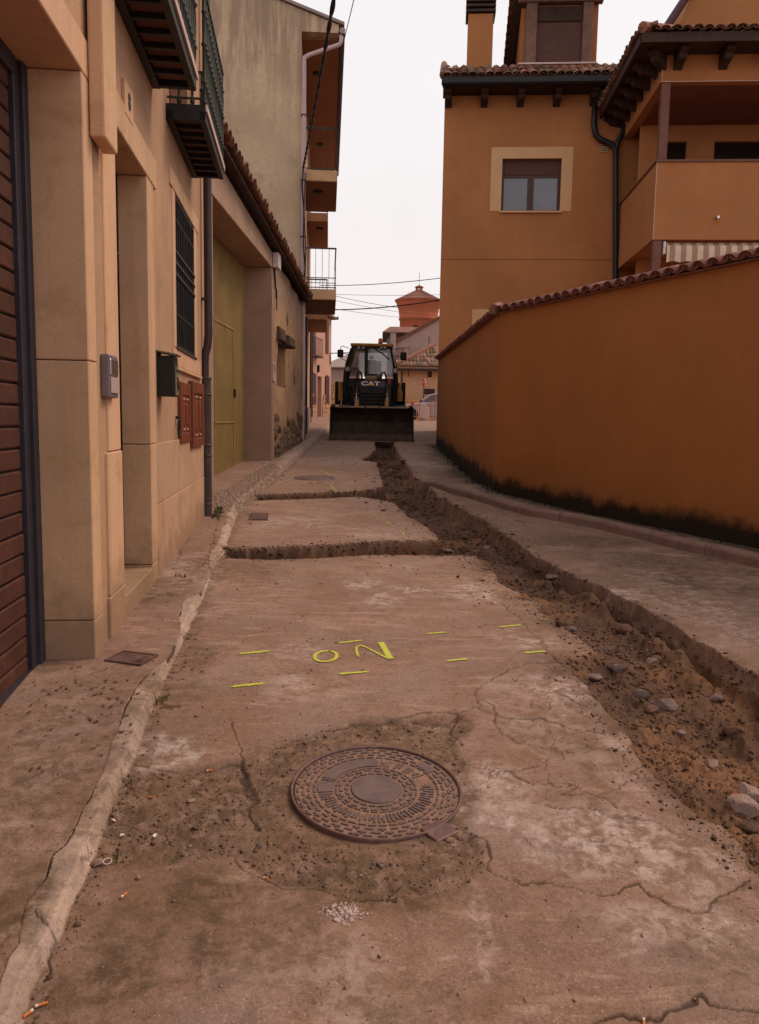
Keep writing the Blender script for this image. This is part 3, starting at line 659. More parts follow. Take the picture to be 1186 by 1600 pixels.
def build_ground():
    ys = [1.15]
    while ys[-1] < 60: ys.append(ys[-1]*(1.0027 if ys[-1] < 4.5 else 1.0038 if ys[-1] < 7.2 else 1.0026 if ys[-1] < 13 else 1.006 if ys[-1] < 26 else 1.012))
    ys = np.array(ys); uc = np.arange(-.57, .57, .00145)
    u = np.concatenate([-np.geomspace(2.2, .58, 40), uc, np.geomspace(.58, 2.2, 40)])
    Y, U = np.meshgrid(ys, u, indexing='ij'); X = U*Y
    sh = X.shape; x = X.ravel(); y = Y.ravel()
    z, soil, ck, pale, moss, grime, kerb, R = ground_height(x, y, True)
    nr, nc = sh; idx = np.arange(nr*nc).reshape(sh)
    q = np.stack([idx[:-1, :-1], idx[:-1, 1:], idx[1:, 1:], idx[1:, :-1]], -1).reshape(-1, 4)
    cx = x[q].mean(1); cy = y[q].mean(1)
    pit = R['pit'][q].mean(1) > 0; kb = R['kb'][q].mean(1) > 0; lp = R['lp'][q[:, 0]]; rp = R['rp'][q].mean(1) > 0
    reg = np.full(len(q), 4)                                         # 4 right-hand lane
    lane_split = np.vstack([TL, [[-60, 1], [-60, 31]]]) ; left_side = inside(cx, cy, lane_split)
    c1y = G2([(500,770)])[0][1]; c2y = G2([(500,862)])[0][1]
    reg[left_side & (cy > c1y)] = 1; reg[left_side & (cy <= c1y) & (cy > c2y)] = 2; reg[left_side & (cy <= c2y)] = 3
    low = np.vstack([G2(CR[0][0][::-1]+[(1000,1000)]), [[20, 3.5], [20, -1], [-20, -1], [-20, 3.9]], G2([(205,1197),(350,1197),(385,1190)])])
    reg[(reg == 3) & inside(cx, cy, low)] = 7
    reg[~left_side & (cy > 23.5)] = 1
    reg[rp] = 6; reg[lp] = 5; reg[kb] = 8; reg[pit & (reg != 8) & (reg != 5)] = 0
    road = bpy.data.objects.new('road', None); COL.objects.link(road); struct(road, 'brown concrete street cut by open trenches')
    names = {0: ('trench', None, 'open earth trench along the right side of the street with two cuts across'),
             1: ('concrete_slab', road, 'far concrete slab in front of the digger bucket'), 2: ('concrete_slab', road, 'middle slab between the two cross cuts'),
             3: ('concrete_slab', road, 'large slab with the yellow spray marks'), 4: ('concrete_slab', road, 'slab strip between trench and right kerb'),
             5: ('pavement', None, 'left pavement beside the cream house'), 6: ('pavement', None, 'narrow right pavement under the ochre wall'),
             7: ('concrete_slab', road, 'cracked dirty foreground slab round the manhole'), 8: ('kerb', None, 'pale broken kerb strip on the left')}
    a = np.stack([soil, ck, pale, np.ones_like(x)], 1).astype(np.float32); b = np.stack([moss, grime, kerb, np.ones_like(x)], 1).astype(np.float32)
    co = np.stack([x, y, z], 1)
    for r, (nm, par, lab) in names.items():
        f = q[reg == r]
        if not len(f): continue
        used, inv = np.unique(f, return_inverse=True); inv = inv.reshape(-1).astype(np.int32)
        me = bpy.data.meshes.new(nm); me.vertices.add(len(used)); me.vertices.foreach_set('co', co[used].astype(np.float32).ravel())
        me.loops.add(len(inv)); me.loops.foreach_set('vertex_index', inv); me.polygons.add(len(f))
        me.polygons.foreach_set('loop_start', np.arange(0, len(inv), 4, dtype=np.int32)); me.polygons.foreach_set('use_smooth', np.ones(len(f), bool))
        me.update(calc_edges=True)
        for an, ar in (('mask_a', a), ('mask_b', b)):
            at = me.attributes.new(an, 'FLOAT_COLOR', 'POINT'); at.data.foreach_set('color', ar[used].ravel())
        me.materials.append(MATS['ground_mix']); o = link(nm, me, par)
        o['kind'] = 'structure'; o['label'] = lab
    # the land out to the horizon
    m = MB(); yy = [-30, 0, 8, 16, 24, 30, 56, 59.5, 80, 150, 400, 1500, 2900]; xx = [-2500, -400, -100, -30, -8, 0, 8, 30, 100, 400, 2500]
    vs = [(a_, b_, float(zg(max(b_, 0)))-(.8 if b_ < 50 else .05)) for b_ in yy for a_ in xx]; n = len(xx)
    m.add(vs, [(j*n+i, j*n+i+1, (j+1)*n+i+1, (j+1)*n+i) for j in range(len(yy)-1) for i in range(n-1)])
    struct(m.build('ground', 'far_soil'), 'land beyond the street')
surf('far_soil', (.20, .14, .10), .95, .2, .2, 3, 0, 0)
build_ground()
def gz(x, y): return float(ground_height(np.array([float(x)]), np.array([float(y)]))[0])

# ---- right kerb stones
def kerb_stones():
    root = bpy.data.objects.new('kerb', None); COL.objects.link(root); struct(root, 'rounded concrete kerb stones below the ochre wall')
    pts = [Vector((p[0], p[1], 0)) for p in RK[:-1]]
    # resample
    L = [0]
    for a, b in zip(pts[:-1], pts[1:]): L.append(L[-1]+(b-a).length)
    def at(s):
        s = max(0, min(s, L[-1]-1e-4))
        for i in range(len(pts)-1):
            if L[i+1] >= s:
                t = (s-L[i])/(L[i+1]-L[i]); return pts[i].lerp(pts[i+1], t)
    s = 0.0; k = 0
    while s < L[-1]-.2:
        ln = .8 if s > 1 else .5; e_ = min(s+ln-.012, L[-1]); m = MB(); sec = []
        prof = [(0, -.12), (0, .075), (.012, .10), (.035, .113), (.12, .113), (.125, -.12)]
        n = 4; vs = []
        rz = random.uniform(-.004, .006)
        for i in range(n+1):
            q = at(s+(e_-s)*i/n); d = (at(s+(e_-s)*i/n+.05)-at(s+(e_-s)*i/n-.05)).normalized(); nrm = Vector((-d.y, d.x, 0))
            if nrm.x < 0: nrm = -nrm
            taper = 1.0 if s > .6 else (.55+.45*i/n if k == 0 else 1)
            for a, h in prof:
                p = q+nrm*(a-.01); vs.append((p.x, p.y, float(zg(q.y))+h*(taper if h > 0 else 1)+rz+random.uniform(-.002, .002)))
        P = len(prof); fs = [(i*P+j, i*P+(j+1) % P, (i+1)*P+(j+1) % P, (i+1)*P+j) for i in range(n) for j in range(P)]
        fs += [tuple(range(P)), tuple(range(n*P, n*P+P))[::-1]]
        m.add(vs, fs); m.build('kerb_stone', 'kerb_concrete', root); s += ln; k += 1
surf('kerb_concrete', (.235, .155, .115), .9, .15, 4, 60, .5, .006, (.12, .085, .055)); kerb_stones()

# ---- cobbles beside the barn door
def cobbles():
    m = MB(); x0, y0 = COB.min(0); x1, y1 = COB.max(0); n = 0
    while n < 1500:
        xs = RNG.uniform(x0, x1, 400); ys = RNG.uniform(y0, y1, 400); ins = inside(xs, ys, COB)
        for x, y in zip(xs[ins], ys[ins]):
            r = random.uniform(.018, .038); z = gzs(x, y); vs = [(x, y, z+r*.45)]
            t0 = random.random()*6
            for k in range(6): t = t0+k*math.pi/3; vs.append((x+r*.62*math.cos(t), y+r*.62*math.sin(t), z+r*.34))
            for k in range(6): t = t0+k*math.pi/3; vs.append((x+r*math.cos(t), y+r*math.sin(t), z-.02))
            m.add(vs, [(0, 1+k, 1+(k+1) % 6) for k in range(6)]+[(1+k, 7+k, 7+(k+1) % 6, 1+(k+1) % 6) for k in range(6)], True); n += 1
    o = m.build('cobbles', 'cobble'); tag(o, 'small rounded cobbles set in the ground before the olive barn door', None, None, 'stuff')
# fast ground lookup: bilinear on a cached grid
_gx = np.arange(-4.5, 6.5, .02); _gy = np.arange(1.2, 30, .02)
_GX, _GY = np.meshgrid(_gx, _gy); _GZ = ground_height(_GX.ravel(), _GY.ravel()).reshape(_GX.shape)
def gzs(x, y):
    i = min(max((x+4.5)/.02, 0), len(_gx)-2); j = min(max((y-1.2)/.02, 0), len(_gy)-2); a, b = int(i), int(j); u, v = i-a, j-b
    return float((_GZ[b, a]*(1-u)+_GZ[b, a+1]*u)*(1-v)+(_GZ[b+1, a]*(1-u)+_GZ[b+1, a+1]*u)*v)
cobbles()
# ================================================================== LEFT: CREAM HOUSE
def facade(name, label, F, cat='house'): return thing(name, label, cat, tuple(F.o), F.a)
def hgt(o, fn):
    me = o.data; at = me.attributes.new('hgt', 'FLOAT', 'POINT')
    at.data.foreach_set('value', [fn(v.co) for v in me.vertices])
def cream_house():
    R = facade('cream_house', 'cream rendered house with stone trimmed garage, door and barred window, nearest on the left', FA)
    wl = wall(-9, 3.62, -.6, 6.9, [(-5.6, -1.79, -.6, 3.272, .35), (-1.54, .075, -.6, 3.30, .22), (1.06, 2.76, 1.95, 3.5, .22), (1.1, 2.2, 3.98, 6.2, .2), (-1.0, -.1, 3.98, 6.2, .2), (1.35, 2.95, 1.05, 1.66, .05)])
    wl.box(-9, 3.62, .32, 7, -.6, 2.9).box(-9, 3.62, .32, 7, 3.45, 6.9)
    wl.quad((3.62, 0, -.6), (3.62, .32, -.6), (3.62, .32, 6.9), (3.62, 0, 6.9))
    wl.build('wall', 'house_render', R)
    MB().prism([(-.5, 6.75), (3.3, 8.2), (7.3, 6.75), (7.3, 6.95), (3.3, 8.4), (-.5, 6.95)], -9.2, 3.8, 'x').build('roof', 'tile_clay_old', R)
    def stone(x0, x1, y0, y1, z0, z1, mt='dressed_stone', bv=.006): return B(x0, x1, y0, y1, z0, z1).build('stone_block', mt, R, bevel=bv)
    # garage surround
    for a, b in ((-.5, .22), (.225, 1.627), (1.632, 3.08)): stone(-1.97, -1.79, -.014, .348, a, b, 'base_stone' if b < .3 else 'dressed_stone')
    stone(-3.9, -1.79, -.016, .298, 3.084, 3.274); stone(-5.6, -3.905, -.016, .298, 3.084, 3.274)
    for a, b in ((-.5, 1.627), (1.632, 3.08)): stone(-5.6, -5.42, -.014, .298, a, b)
    # door surround
    stone(-1.62, -1.20, -.022, .2, -.5, .27, 'base_stone'); stone(-1.60, -1.21, -.018, .2, .274, 1.125)
    stone(-1.54, -1.22, -.012, .2, 1.13, 3.078)
    for a, b in ((-.5, .20), (.205, 1.125), (1.13, 3.078)): stone(-.185, .075, -.014, .2, a, b)
    stone(-1.54, .20, -.018, .2, 3.082, 3.30)
    stone(-1.20, -.19, -.02, .2, -.5, .185, 'base_stone')
    # foot courses right of the door
    for a, b in ((.08, 1.85), (1.855, 3.60)): stone(a, b, -.016, .05, .645, 1.125, 'base_stone', .004)
    for a, b in ((.08, 1.2), (1.205, 2.6), (2.605, 3.60)): stone(a, b, -.018, .05, -.5, .64, 'base_stone', .004)
    # window surround
    stone(1.06, 1.215, -.012, .12, 1.96, 3.338); stone(2.565, 2.76, -.012, .12, 1.96, 3.338)
    stone(.95, 2.90, -.016, .12, 3.342, 3.50); stone(1.0, 3.02, -.016, .12, 1.80, 1.955)
    B(1.18, 3.06, -.03, .05, 1.765, 1.795).build('sill', 'dressed_stone', R, bevel=.004)
    # window with grille
    wn = B(1.2, 2.58, .14, .17, 1.95, 3.36).build('window', 'dark_timber', R)
    for a, b in ((1.26, 1.86), (1.92, 2.52)): B(a, b, .132, .139, 2.02, 3.28).build('pane', 'pane_dark', wn)
    gr = MB(); 
    for z in (2.0, 2.28, 3.12, 3.30): gr.box(1.215, 2.565, -.01, .004, z-.008, z+.008)
    gr = gr.build('window_grille', 'iron_black', R)
    for i in range(12):
        x = 1.26+i*.115; m = MB().tube([(x, -.004, 1.97), (x, -.004, 3.33)], .0075, 6)
        for z in (2.62, 2.72, 2.82): m.lathe([(.004, z-.03), (.021, z-.01), (.021, z+.01), (.004, z+.03)], (x, -.004, 0), 6)
        m.build('bar', 'iron_black', gr)
    MB().box(1.19, 2.60, -.03, .0, 1.955, 1.975).build('grille_rail', 'timber_old', gr)
    # front door, deep in shade
    dr = B(-1.22, -.185, .205, .24, .186, 3.08).build('front_door', 'dark_timber', R)
    for a, b in ((.35, 1.0), (1.1, 1.9), (2.0, 2.5)):
        for u in (-1.12, -.66): B(u, u+.36, .19, .204, a, b).build('door_panel', 'dark_timber', dr, bevel=.01)
    B(-1.12, -.3, .196, .204, 2.62, 3.0).build('fanlight', 'pane_dark', dr)
    MB().tube([(-1.16, .2, 2.35), (-1.16, .1, 2.33), (-1.16, .02, 2.36), (-1.16, -.005, 2.33)], .011, 6).tube([(-1.16, .06, 2.28), (-1.16, .06, 2.36)], .008, 6).build('door_hook', 'iron_black', dr)
    # garage door of wooden boards
    gd = B(-5.4, -1.98, .315, .345, -.2, 3.08).build('garage_door', 'grey_steel', R)
    z = -.03; 
    me = B(-5.22, -2.13, .292, .314, .004, .104).mesh('board', 'garage_wood')
    while z < 2.98:
        o = link('board', me, gd, loc=(random.uniform(-.01, 0), random.uniform(-.002, .002), z), bevel=.008); z += .109
    B(-2.125, -2.05, .27, .314, -.2, 3.08).build('door_frame', 'grey_steel', gd, bevel=.005)
    B(-2.046, -1.973, .25, .314, -.2, 3.08).build('door_frame', 'grey_steel', gd, bevel=.004)
    B(-5.3, -2.13, .27, .313, 2.99, 3.08).build('door_frame', 'grey_steel', gd)
    B(-5.3, -2.13, .275, .313, -.2, .0).build('door_bottom_rail', 'grey_steel', gd)
    # boxed duct on the wall
    B(-1.86, -1.56, -.10, -.018, 2.80, 6.9).build('boxed_duct', 'dressed_stone', R, bevel=.012, seg=2)
    # number tile
    pq = B(-.945, -.69, -.022, .0, 3.25, 3.455).build('number_tile', 'dressed_stone', R, bevel=.003)
    me = text_mesh('8', .15, .002, 'pipe_brown'); o = link('numeral', me, pq, loc=(-.815, -.0245, 3.352), rot=(math.pi/2, 0, 0))
    # intercom
    ic = B(-1.665, -1.435, -.05, .0, 1.445, 1.69).build('intercom', 'intercom_grey', R, bevel=.01, seg=2)
    B(-1.645, -1.455, -.058, -.05, 1.47, 1.56).build('button_plate', 'upvc_pipe', ic, bevel=.003)
    B(-1.645, -1.455, -.056, -.05, 1.575, 1.665).build('speaker_panel', 'chrome', ic, bevel=.003)
    # hatch doors of the meter cupboard
    for x0, x1, z0, z1, y in ((1.30, 2.0, 1.09, 1.665, -.035), (2.02, 3.03, 1.02, 1.705, -.052)):
        h = B(x0, x1, y+.014, -.004, z0, z1).build('hatch_door', 'red_timber', R, bevel=.003)
        fr = .16*(x1-x0)
        for a, b, c, d in ((x0, x0+fr, z0, z1), (x1-fr, x1, z0, z1), (x0+fr, x1-fr, z0, z0+.09), (x0+fr, x1-fr, z1-.12, z1)):
            B(a, b, y, y+.02, c, d).build('rail', 'red_timber', h, bevel=.004)
        n = 2; wdt = (x1-x0-2*fr)/n
        for i in range(n):
            a = x0+fr+i*wdt
            B(a+.2*wdt, a+.8*wdt, y+.004, y+.016, z0+.17, z1-.20).build('slat', 'red_timber', h, bevel=.006)
            B(a+.2*wdt, a+.55*wdt, y-.004, y+.01, z1-.165, z1-.148).build('knob', 'dressed_stone', h); B(a+.2*wdt, a+.55*wdt, y-.004, y+.01, z0+.12, z0+.135).build('knob', 'dressed_stone', h)
    # iron ring
    pts = [(1.17+.055*math.cos(t), -.03, 1.24+.085*math.sin(t)) for t in np.linspace(0, 2*math.pi, 17)]
    MB().tube(pts, .009, 6, False).tube([(1.17, 0, 1.33), (1.17, -.04, 1.33)], .016, 6).build('tether_ring', 'iron_black', R)
    # balconies
    def balcony(x0, x1, name='balcony'):
        d = .325; b = MB().box(x0, x1, -d, 0, 3.90, 3.955).build(name, 'iron_black', R)
        for a in (x0, x1-.05): B(a, a+.05, -d, 0, 3.83, 3.899).build('edge_beam', 'iron_black', b)
        B(x0, x1, -d-.004, -d+.045, 3.825, 3.899).build('edge_beam', 'iron_black', b); B(x0, x1, -.06, -.002, 3.825, 3.899).build('edge_beam', 'iron_black', b)
        n = max(3, int((x1-x0)/.2)); st = (x1-x0-.1)/n
        for i in range(n):
            a = x0+.05+i*st
            if i: B(a-.016, a+.016, -d+.05, -.06, 3.835, 3.899).build('cross_bar', 'iron_black', b)
            B(a+.02, a+st-.02, -d+.05, -.062, 3.872, 3.899).build('soffit_tile', 'soffit_tile', b)
        B(x0-.004, x1+.004, -d-.02, -d-.005, 3.905, 3.958).build('fascia_strip', 'pale_fascia', b)
        rl = MB().box(x0, x1, -d-.012, -d+.022, 4.86, 4.885)
        br = MB().box(x0, x1, -d-.004, -d+.012, 4.0, 4.015)
        for a in (x0+.012, x1-.012): rl.box(a-.012, a+.012, -d, -.01, 4.86, 4.885); br.box(a-.008, a+.008, -d, -.01, 4.0, 4.015)
        rl = rl.build('railing', 'iron_green', b); br.build('bottom_rail', 'iron_green', b)
        pf = [(.011, 3.96), (.02, 3.97), (.02, 3.99), (.011, 4.0), (.013, 4.12), (.022, 4.13), (.022, 4.145), (.012, 4.16), (.016, 4.30), (.011, 4.42), (.024, 4.432), (.024, 4.45), (.011, 4.465), (.017, 4.6), (.012, 4.68), (.022, 4.69), (.022, 4.705), (.011, 4.72), (.011, 4.86)]
        me = MB().lathe(pf, (0, 0, 0), 8).mesh('baluster', 'iron_green'); nb = int((x1-x0)/.108)
        for i in range(nb+1): link('baluster', me, rl, loc=(x0+.012+i*(x1-x0-.024)/nb, -d+.005, 0))
        for a in (x0+.012, x1-.012):
            for yy in (-.22, -.11): link('baluster', me, rl, loc=(a, yy, 0))
    balcony(-1.55, .19); balcony(.82, 2.5)
    for a, b in ((1.1, 2.2), (-1.0, -.1)):
        B(a, b, .18, .21, 3.98, 6.2).build('balcony_door', 'red_timber', R); B(a-.07, a, -.012, .05, 3.97, 6.3).build('trim', 'red_timber', R)
    return R
cream_house()
def wall_letterbox():
    p = FA.wz(0, 0)
    R = thing('letterbox', 'dark green metal letterbox with sloping lid hung on the cream house wall', 'letterbox', tuple(p), FA.a)
    B(.19, .41, -.135, -.001, 1.50, 1.82).build('body', 'mailbox_green', R, bevel=.004)
    MB().prism([(-.15, 1.822), (.0, 1.85), (.0, 1.862), (-.16, 1.834)], .165, .43, 'x').build('lid', 'mailbox_door', R)
    d = B(.225, .40, -.143, -.136, 1.51, 1.74).build('door', 'mailbox_door', R, bevel=.002)
    B(.25, .38, -.147, -.1435, 1.70, 1.715).build('slot', 'iron_black', d)
    MB().tube([(.31, -.144, 1.545), (.33, -.149, 1.57), (.305, -.149, 1.6), (.335, -.149, 1.63), (.31, -.144, 1.655)], .006, 5).build('handle', 'iron_black', d)
wall_letterbox()
def pipe1():
    p = FA.wz(0, 0)
    R = thing('downpipe', 'brown metal downpipe with thick ribbed guard at the corner of the cream house', 'downpipe', tuple(p), FA.a)
    x = 3.30
    MB().tube([(x, -.075, 7), (x, -.075, 2.42), (x, -.076, 2.3), (x, -.062, 2.16), (x, -.035, 2.06), (x, -.03, 1.95), (x, -.03, 1.7)], .047, 12).build('pipe', 'pipe_brown', R)
    MB().tube([(x+.015, -.045, 1.80), (x+.015, -.045, .05)], .056, 14).build('guard', 'pipe_guard', R)
    for z in (1.79, 1.60, 1.0, .88, .36, .30): MB().lathe([(.052, z-.016), (.062, z-.012), (.062, z+.012), (.052, z+.016)], (x+.015, -.045, 0), 14).build('ring', 'pipe_guard', R)
    B(x+.06, x+.09, -.07, -.03, 1.66, 1.71).build('bracket', 'pipe_guard', R)
    for z in (2.7, 4.2): B(x-.06, x+.06, -.09, .0, z-.012, z+.012).build('bracket', 'pipe_brown', R)
pipe1()

# ================================================================== LEFT: BARN
def eave_tiles(root, F2, x0, x1, zf, yf, pitch, mats, L=.42, tilt=.3, rows=2, r=.105, nm='roof_tile', over=0):
    """rows of barrel tiles along local X; zf(x) height of the eave edge"""
    cov = [tile_mesh('roof_tile', r, L, m) for m in mats]; pan = [tile_mesh('roof_tile', r*.98, L, m, flip=True) for m in mats]
    n = int((x1-x0)/pitch); out = []
    for j in range(rows):
        for i in range(n):
            x = x0+(i+.5)*pitch; yo = yf+j*(L-.07)*math.cos(tilt); zo = zf(x)+j*(L-.07)*math.sin(tilt)
            for k, (lst, dx, dz) in enumerate(((cov, 0, r*.10), (pan, pitch/2, r*.85))):
                o = link(nm, lst[random.randrange(len(lst))], root, loc=(x+dx+random.uniform(-.008, .008), yo+random.uniform(-.02, .02), zo+dz+random.uniform(-.006, .006)),
                         rot=(tilt+random.uniform(-.03, .03), 0, random.uniform(-.03, .03))); out.append(o)
    return out
def barn():
    R = facade('barn', 'low old barn with a tall olive metal gate and a sagging tiled eave', FB, 'barn')
    ev = lambda x: 4.95-.051*(x-.2)
    wl = wall(-.02, 11.25, -.3, 4.15, [(.95, 6.0, -.3, 4.26, .6), (6.75, 8.08, 1.97, 2.93, .28)])
    m = MB(); 
    # subdivided plaster so the height attribute and the uneven surface hold
    wl2 = MB(); xs = np.linspace(6.0, 11.25, 54); zs = np.linspace(.1, 5.0, 50)
    def bulge(x, z): return float(fbm(np.array([x*1.3]), np.array([z*1.3]), 301, 4)[0])*.05-.03*max(0, 1-(z-.5)/.9)
    hx = lambda x, z: 6.75 < x < 8.06 and 1.96 < z < 2.93
    ids = {}
    vs = []; fs = []
    for j, z in enumerate(zs):
        for i, x in enumerate(xs): ids[i, j] = len(vs); vs.append((x, bulge(x, z)-.01, min(z, ev(x)-.1)))
    for j in range(len(zs)-1):
        for i in range(len(xs)-1):
            if not hx((xs[i]+xs[i+1])/2, (zs[j]+zs[j+1])/2): fs.append((ids[i, j], ids[i+1, j], ids[i+1, j+1], ids[i, j+1]))
    wl2.add(vs, fs, True); o = wl2.build('plaster_wall', 'barn_plaster', R); hgt(o, lambda c: c.z-.62)
    MB().box(6.03, 11.25, .28, .59, -.3, 4.6).box(6.03, 6.74, .02, .28, -.3, 4.4).box(8.09, 11.25, .02, .28, -.3, 4.3).box(6.74, 8.09, .02, .28, -.3, 1.95).box(6.74, 8.09, .02, .28, 2.95, 4.3).build('wall_core', 'barn_plaster', R)
    B(8.075, 8.088, .0, .30, 1.96, 2.94).build('window_reveal', 'far_ochre', R)
    # concrete frame of the gate
    MB().prism([(-.02, 4.26), (6.36, 4.26), (6.36, ev(6.36)-.1), (-.02, ev(0)-.1)], -.03, .59, 'y').build('lintel', 'barn_lintel', R, bevel=.01)
    B(6.0, 6.36, -.035, .6, -.2, 4.257).build('gate_pier', 'barn_jamb', R, bevel=.012); B(-.02, .95, -.02, .6, -.2, 4.257).build('gate_pier', 'barn_jamb', R, bevel=.012)
    B(-.02, 11.25, .6, 6, -.3, 4.4).build('barn_body', 'barn_jamb', R)
    # gate of sheet metal
    g = B(.95, 5.995, .52, .56, .0, 4.256).build('metal_gate', 'olive_metal', R)
    ribs = MB()
    for i in range(100):
        x = .98+i*.05; ribs.box(x, x+.022, .512, .52, .25, 4.25)
    o = ribs.build('ribs', 'olive_metal', g); o['kind'] = 'stuff'
    for x0, x1, z0, z1 in ((3.3, 4.9, .35, 2.95), (3.3, 4.9, 1.2, 1.26)): 
        q = MB().box(x0, x1, .498, .508, z1-.03, z1).box(x0, x0+.04, .498, .508, z0, z1).box(x1-.04, x1, .498, .508, z0, z1); q.build('wicket_frame', 'olive_metal', g)
    B(4.86, 4.93, .47, .5, 1.7, 1.85).build('lock', 'iron_black', g)
    for x in (2.6, 5.93): B(x, x+.05, .495, .512, .2, 4.25).build('gate_stile', 'olive_metal', g)
    # old timber lintel
    MB().prism([(-.14, 2.93), (-.10, 3.20), (.2, 3.24), (.2, 2.93)], 6.62, 7.4, 'x').build('window_lintel', 'timber_old', R, bevel=.015)
    MB().prism([(-.22, 2.88), (-.20, 3.10), (.2, 3.16), (.2, 2.88)], 7.42, 8.30, 'x').build('window_lintel', 'timber_old', R, bevel=.02)
    w_ = B(6.74, 8.08, .20, .24, 1.96, 2.93).build('window', 'barn_jamb', R)
    # foot stones
    rnd = random.Random(3); x = 6.45
    while x < 10.9:
        z = .42+(x-6.4)*.035
        while z < 1.18+rnd.uniform(-.15, .25):
            sx, sz = rnd.uniform(.22, .5), rnd.uniform(.10, .2)
            me = rock_mesh(rnd.randrange(5), 'barn_stone'); link('foot_stone', me, R, loc=(x+sx/2+rnd.uniform(-.08, .08), -.03, z+sz/2), scale=(sx*.62, .045, sz*.72), rot=(0, rnd.uniform(-.5, .5), 0)); z += sz+.02
        x += .36
    # fittings
    mb = B(6.05, 6.30, -.06, -.036, 2.06, 2.44).build('meter_box', 'meter_white', R, bevel=.004)
    B(6.09, 6.27, -.064, -.0605, 2.24, 2.40).build('vent', 'cement_grey', mb)
    jb = B(6.06, 6.42, -.15, -.036, 4.27, 4.56).build('junction_box', 'white_plastic', R, bevel=.01)
    c = MB().tube([(6.12, -.06, 4.27), (6.14, -.06, 4.1), (6.2, -.06, 3.95), (6.5, -.05, 3.9), (6.46, -.06, 3.75), (6.5, -.05, 3.5)], .012, 5).tube([(6.2, -.06, 4.27), (6.25, -.07, 4.0), (6.32, -.06, 3.7)], .008, 5).build('cable', 'cable_black', R)
    # roof
    s = .32; yb = 6.2
    MB().add([(-.05, -.2, ev(0)-.02), (11.3, -.2, ev(11.3)-.02), (11.3, yb, ev(11.3)+yb*s), (-.05, yb, ev(0)+yb*s), (-.05, -.2, ev(0)-.07), (11.3, -.2, ev(11.3)-.07), (11.3, yb, ev(11.3)+yb*s-.05), (-.05, yb, ev(0)+yb*s-.05)],
             [(0, 1, 2, 3), (7, 6, 5, 4), (0, 4, 5, 1), (1, 5, 6, 2), (2, 6, 7, 3), (3, 7, 4, 0)]).build('roof_deck', 'dark_timber', R)
    eave_tiles(R, FB, -.05, 11.2, lambda x: ev(x)+.0, -.29, .225, ['tile_clay', 'tile_clay_old'], .42, .31, 2, .115)
    for i in range(0): B(.1+i*.46, .17+i*.46, -.17, .02, ev(.1+i*.46)-.19, ev(.1+i*.46)-.075).build('rafter_end', 'dark_timber', R)
surf('barn_stone', (.20, .135, .08), .95, .3, 7, 60, .6, .01, (.08, .055, .03), rnd=.3)
# rocks
_RK = {}
def rock_mesh(i, mat):
    if (i, mat) in _RK: return _RK[i, mat]
    import bmesh as _b
    r = random.Random(i*7+1); bm = _b.new(); _b.ops.create_icosphere(bm, subdivisions=3, radius=1)
    planes = [(Vector((r.gauss(0, 1), r.gauss(0, 1), r.gauss(0, 1))).normalized(), r.uniform(.55, .9)) for _ in range(11)]
    for v in bm.verts:
        for n, d in planes:
            k = v.co.dot(n)
            if k > d: v.co -= n*(k-d)
        v.co *= 1+.03*math.sin(v.co.x*9+i)+.03*math.cos(v.co.y*11)
    me = bpy.data.meshes.new('rock'); bm.to_mesh(me); bm.free(); me.materials.append(MATS[mat]); _RK[i, mat] = me; return me
barn()

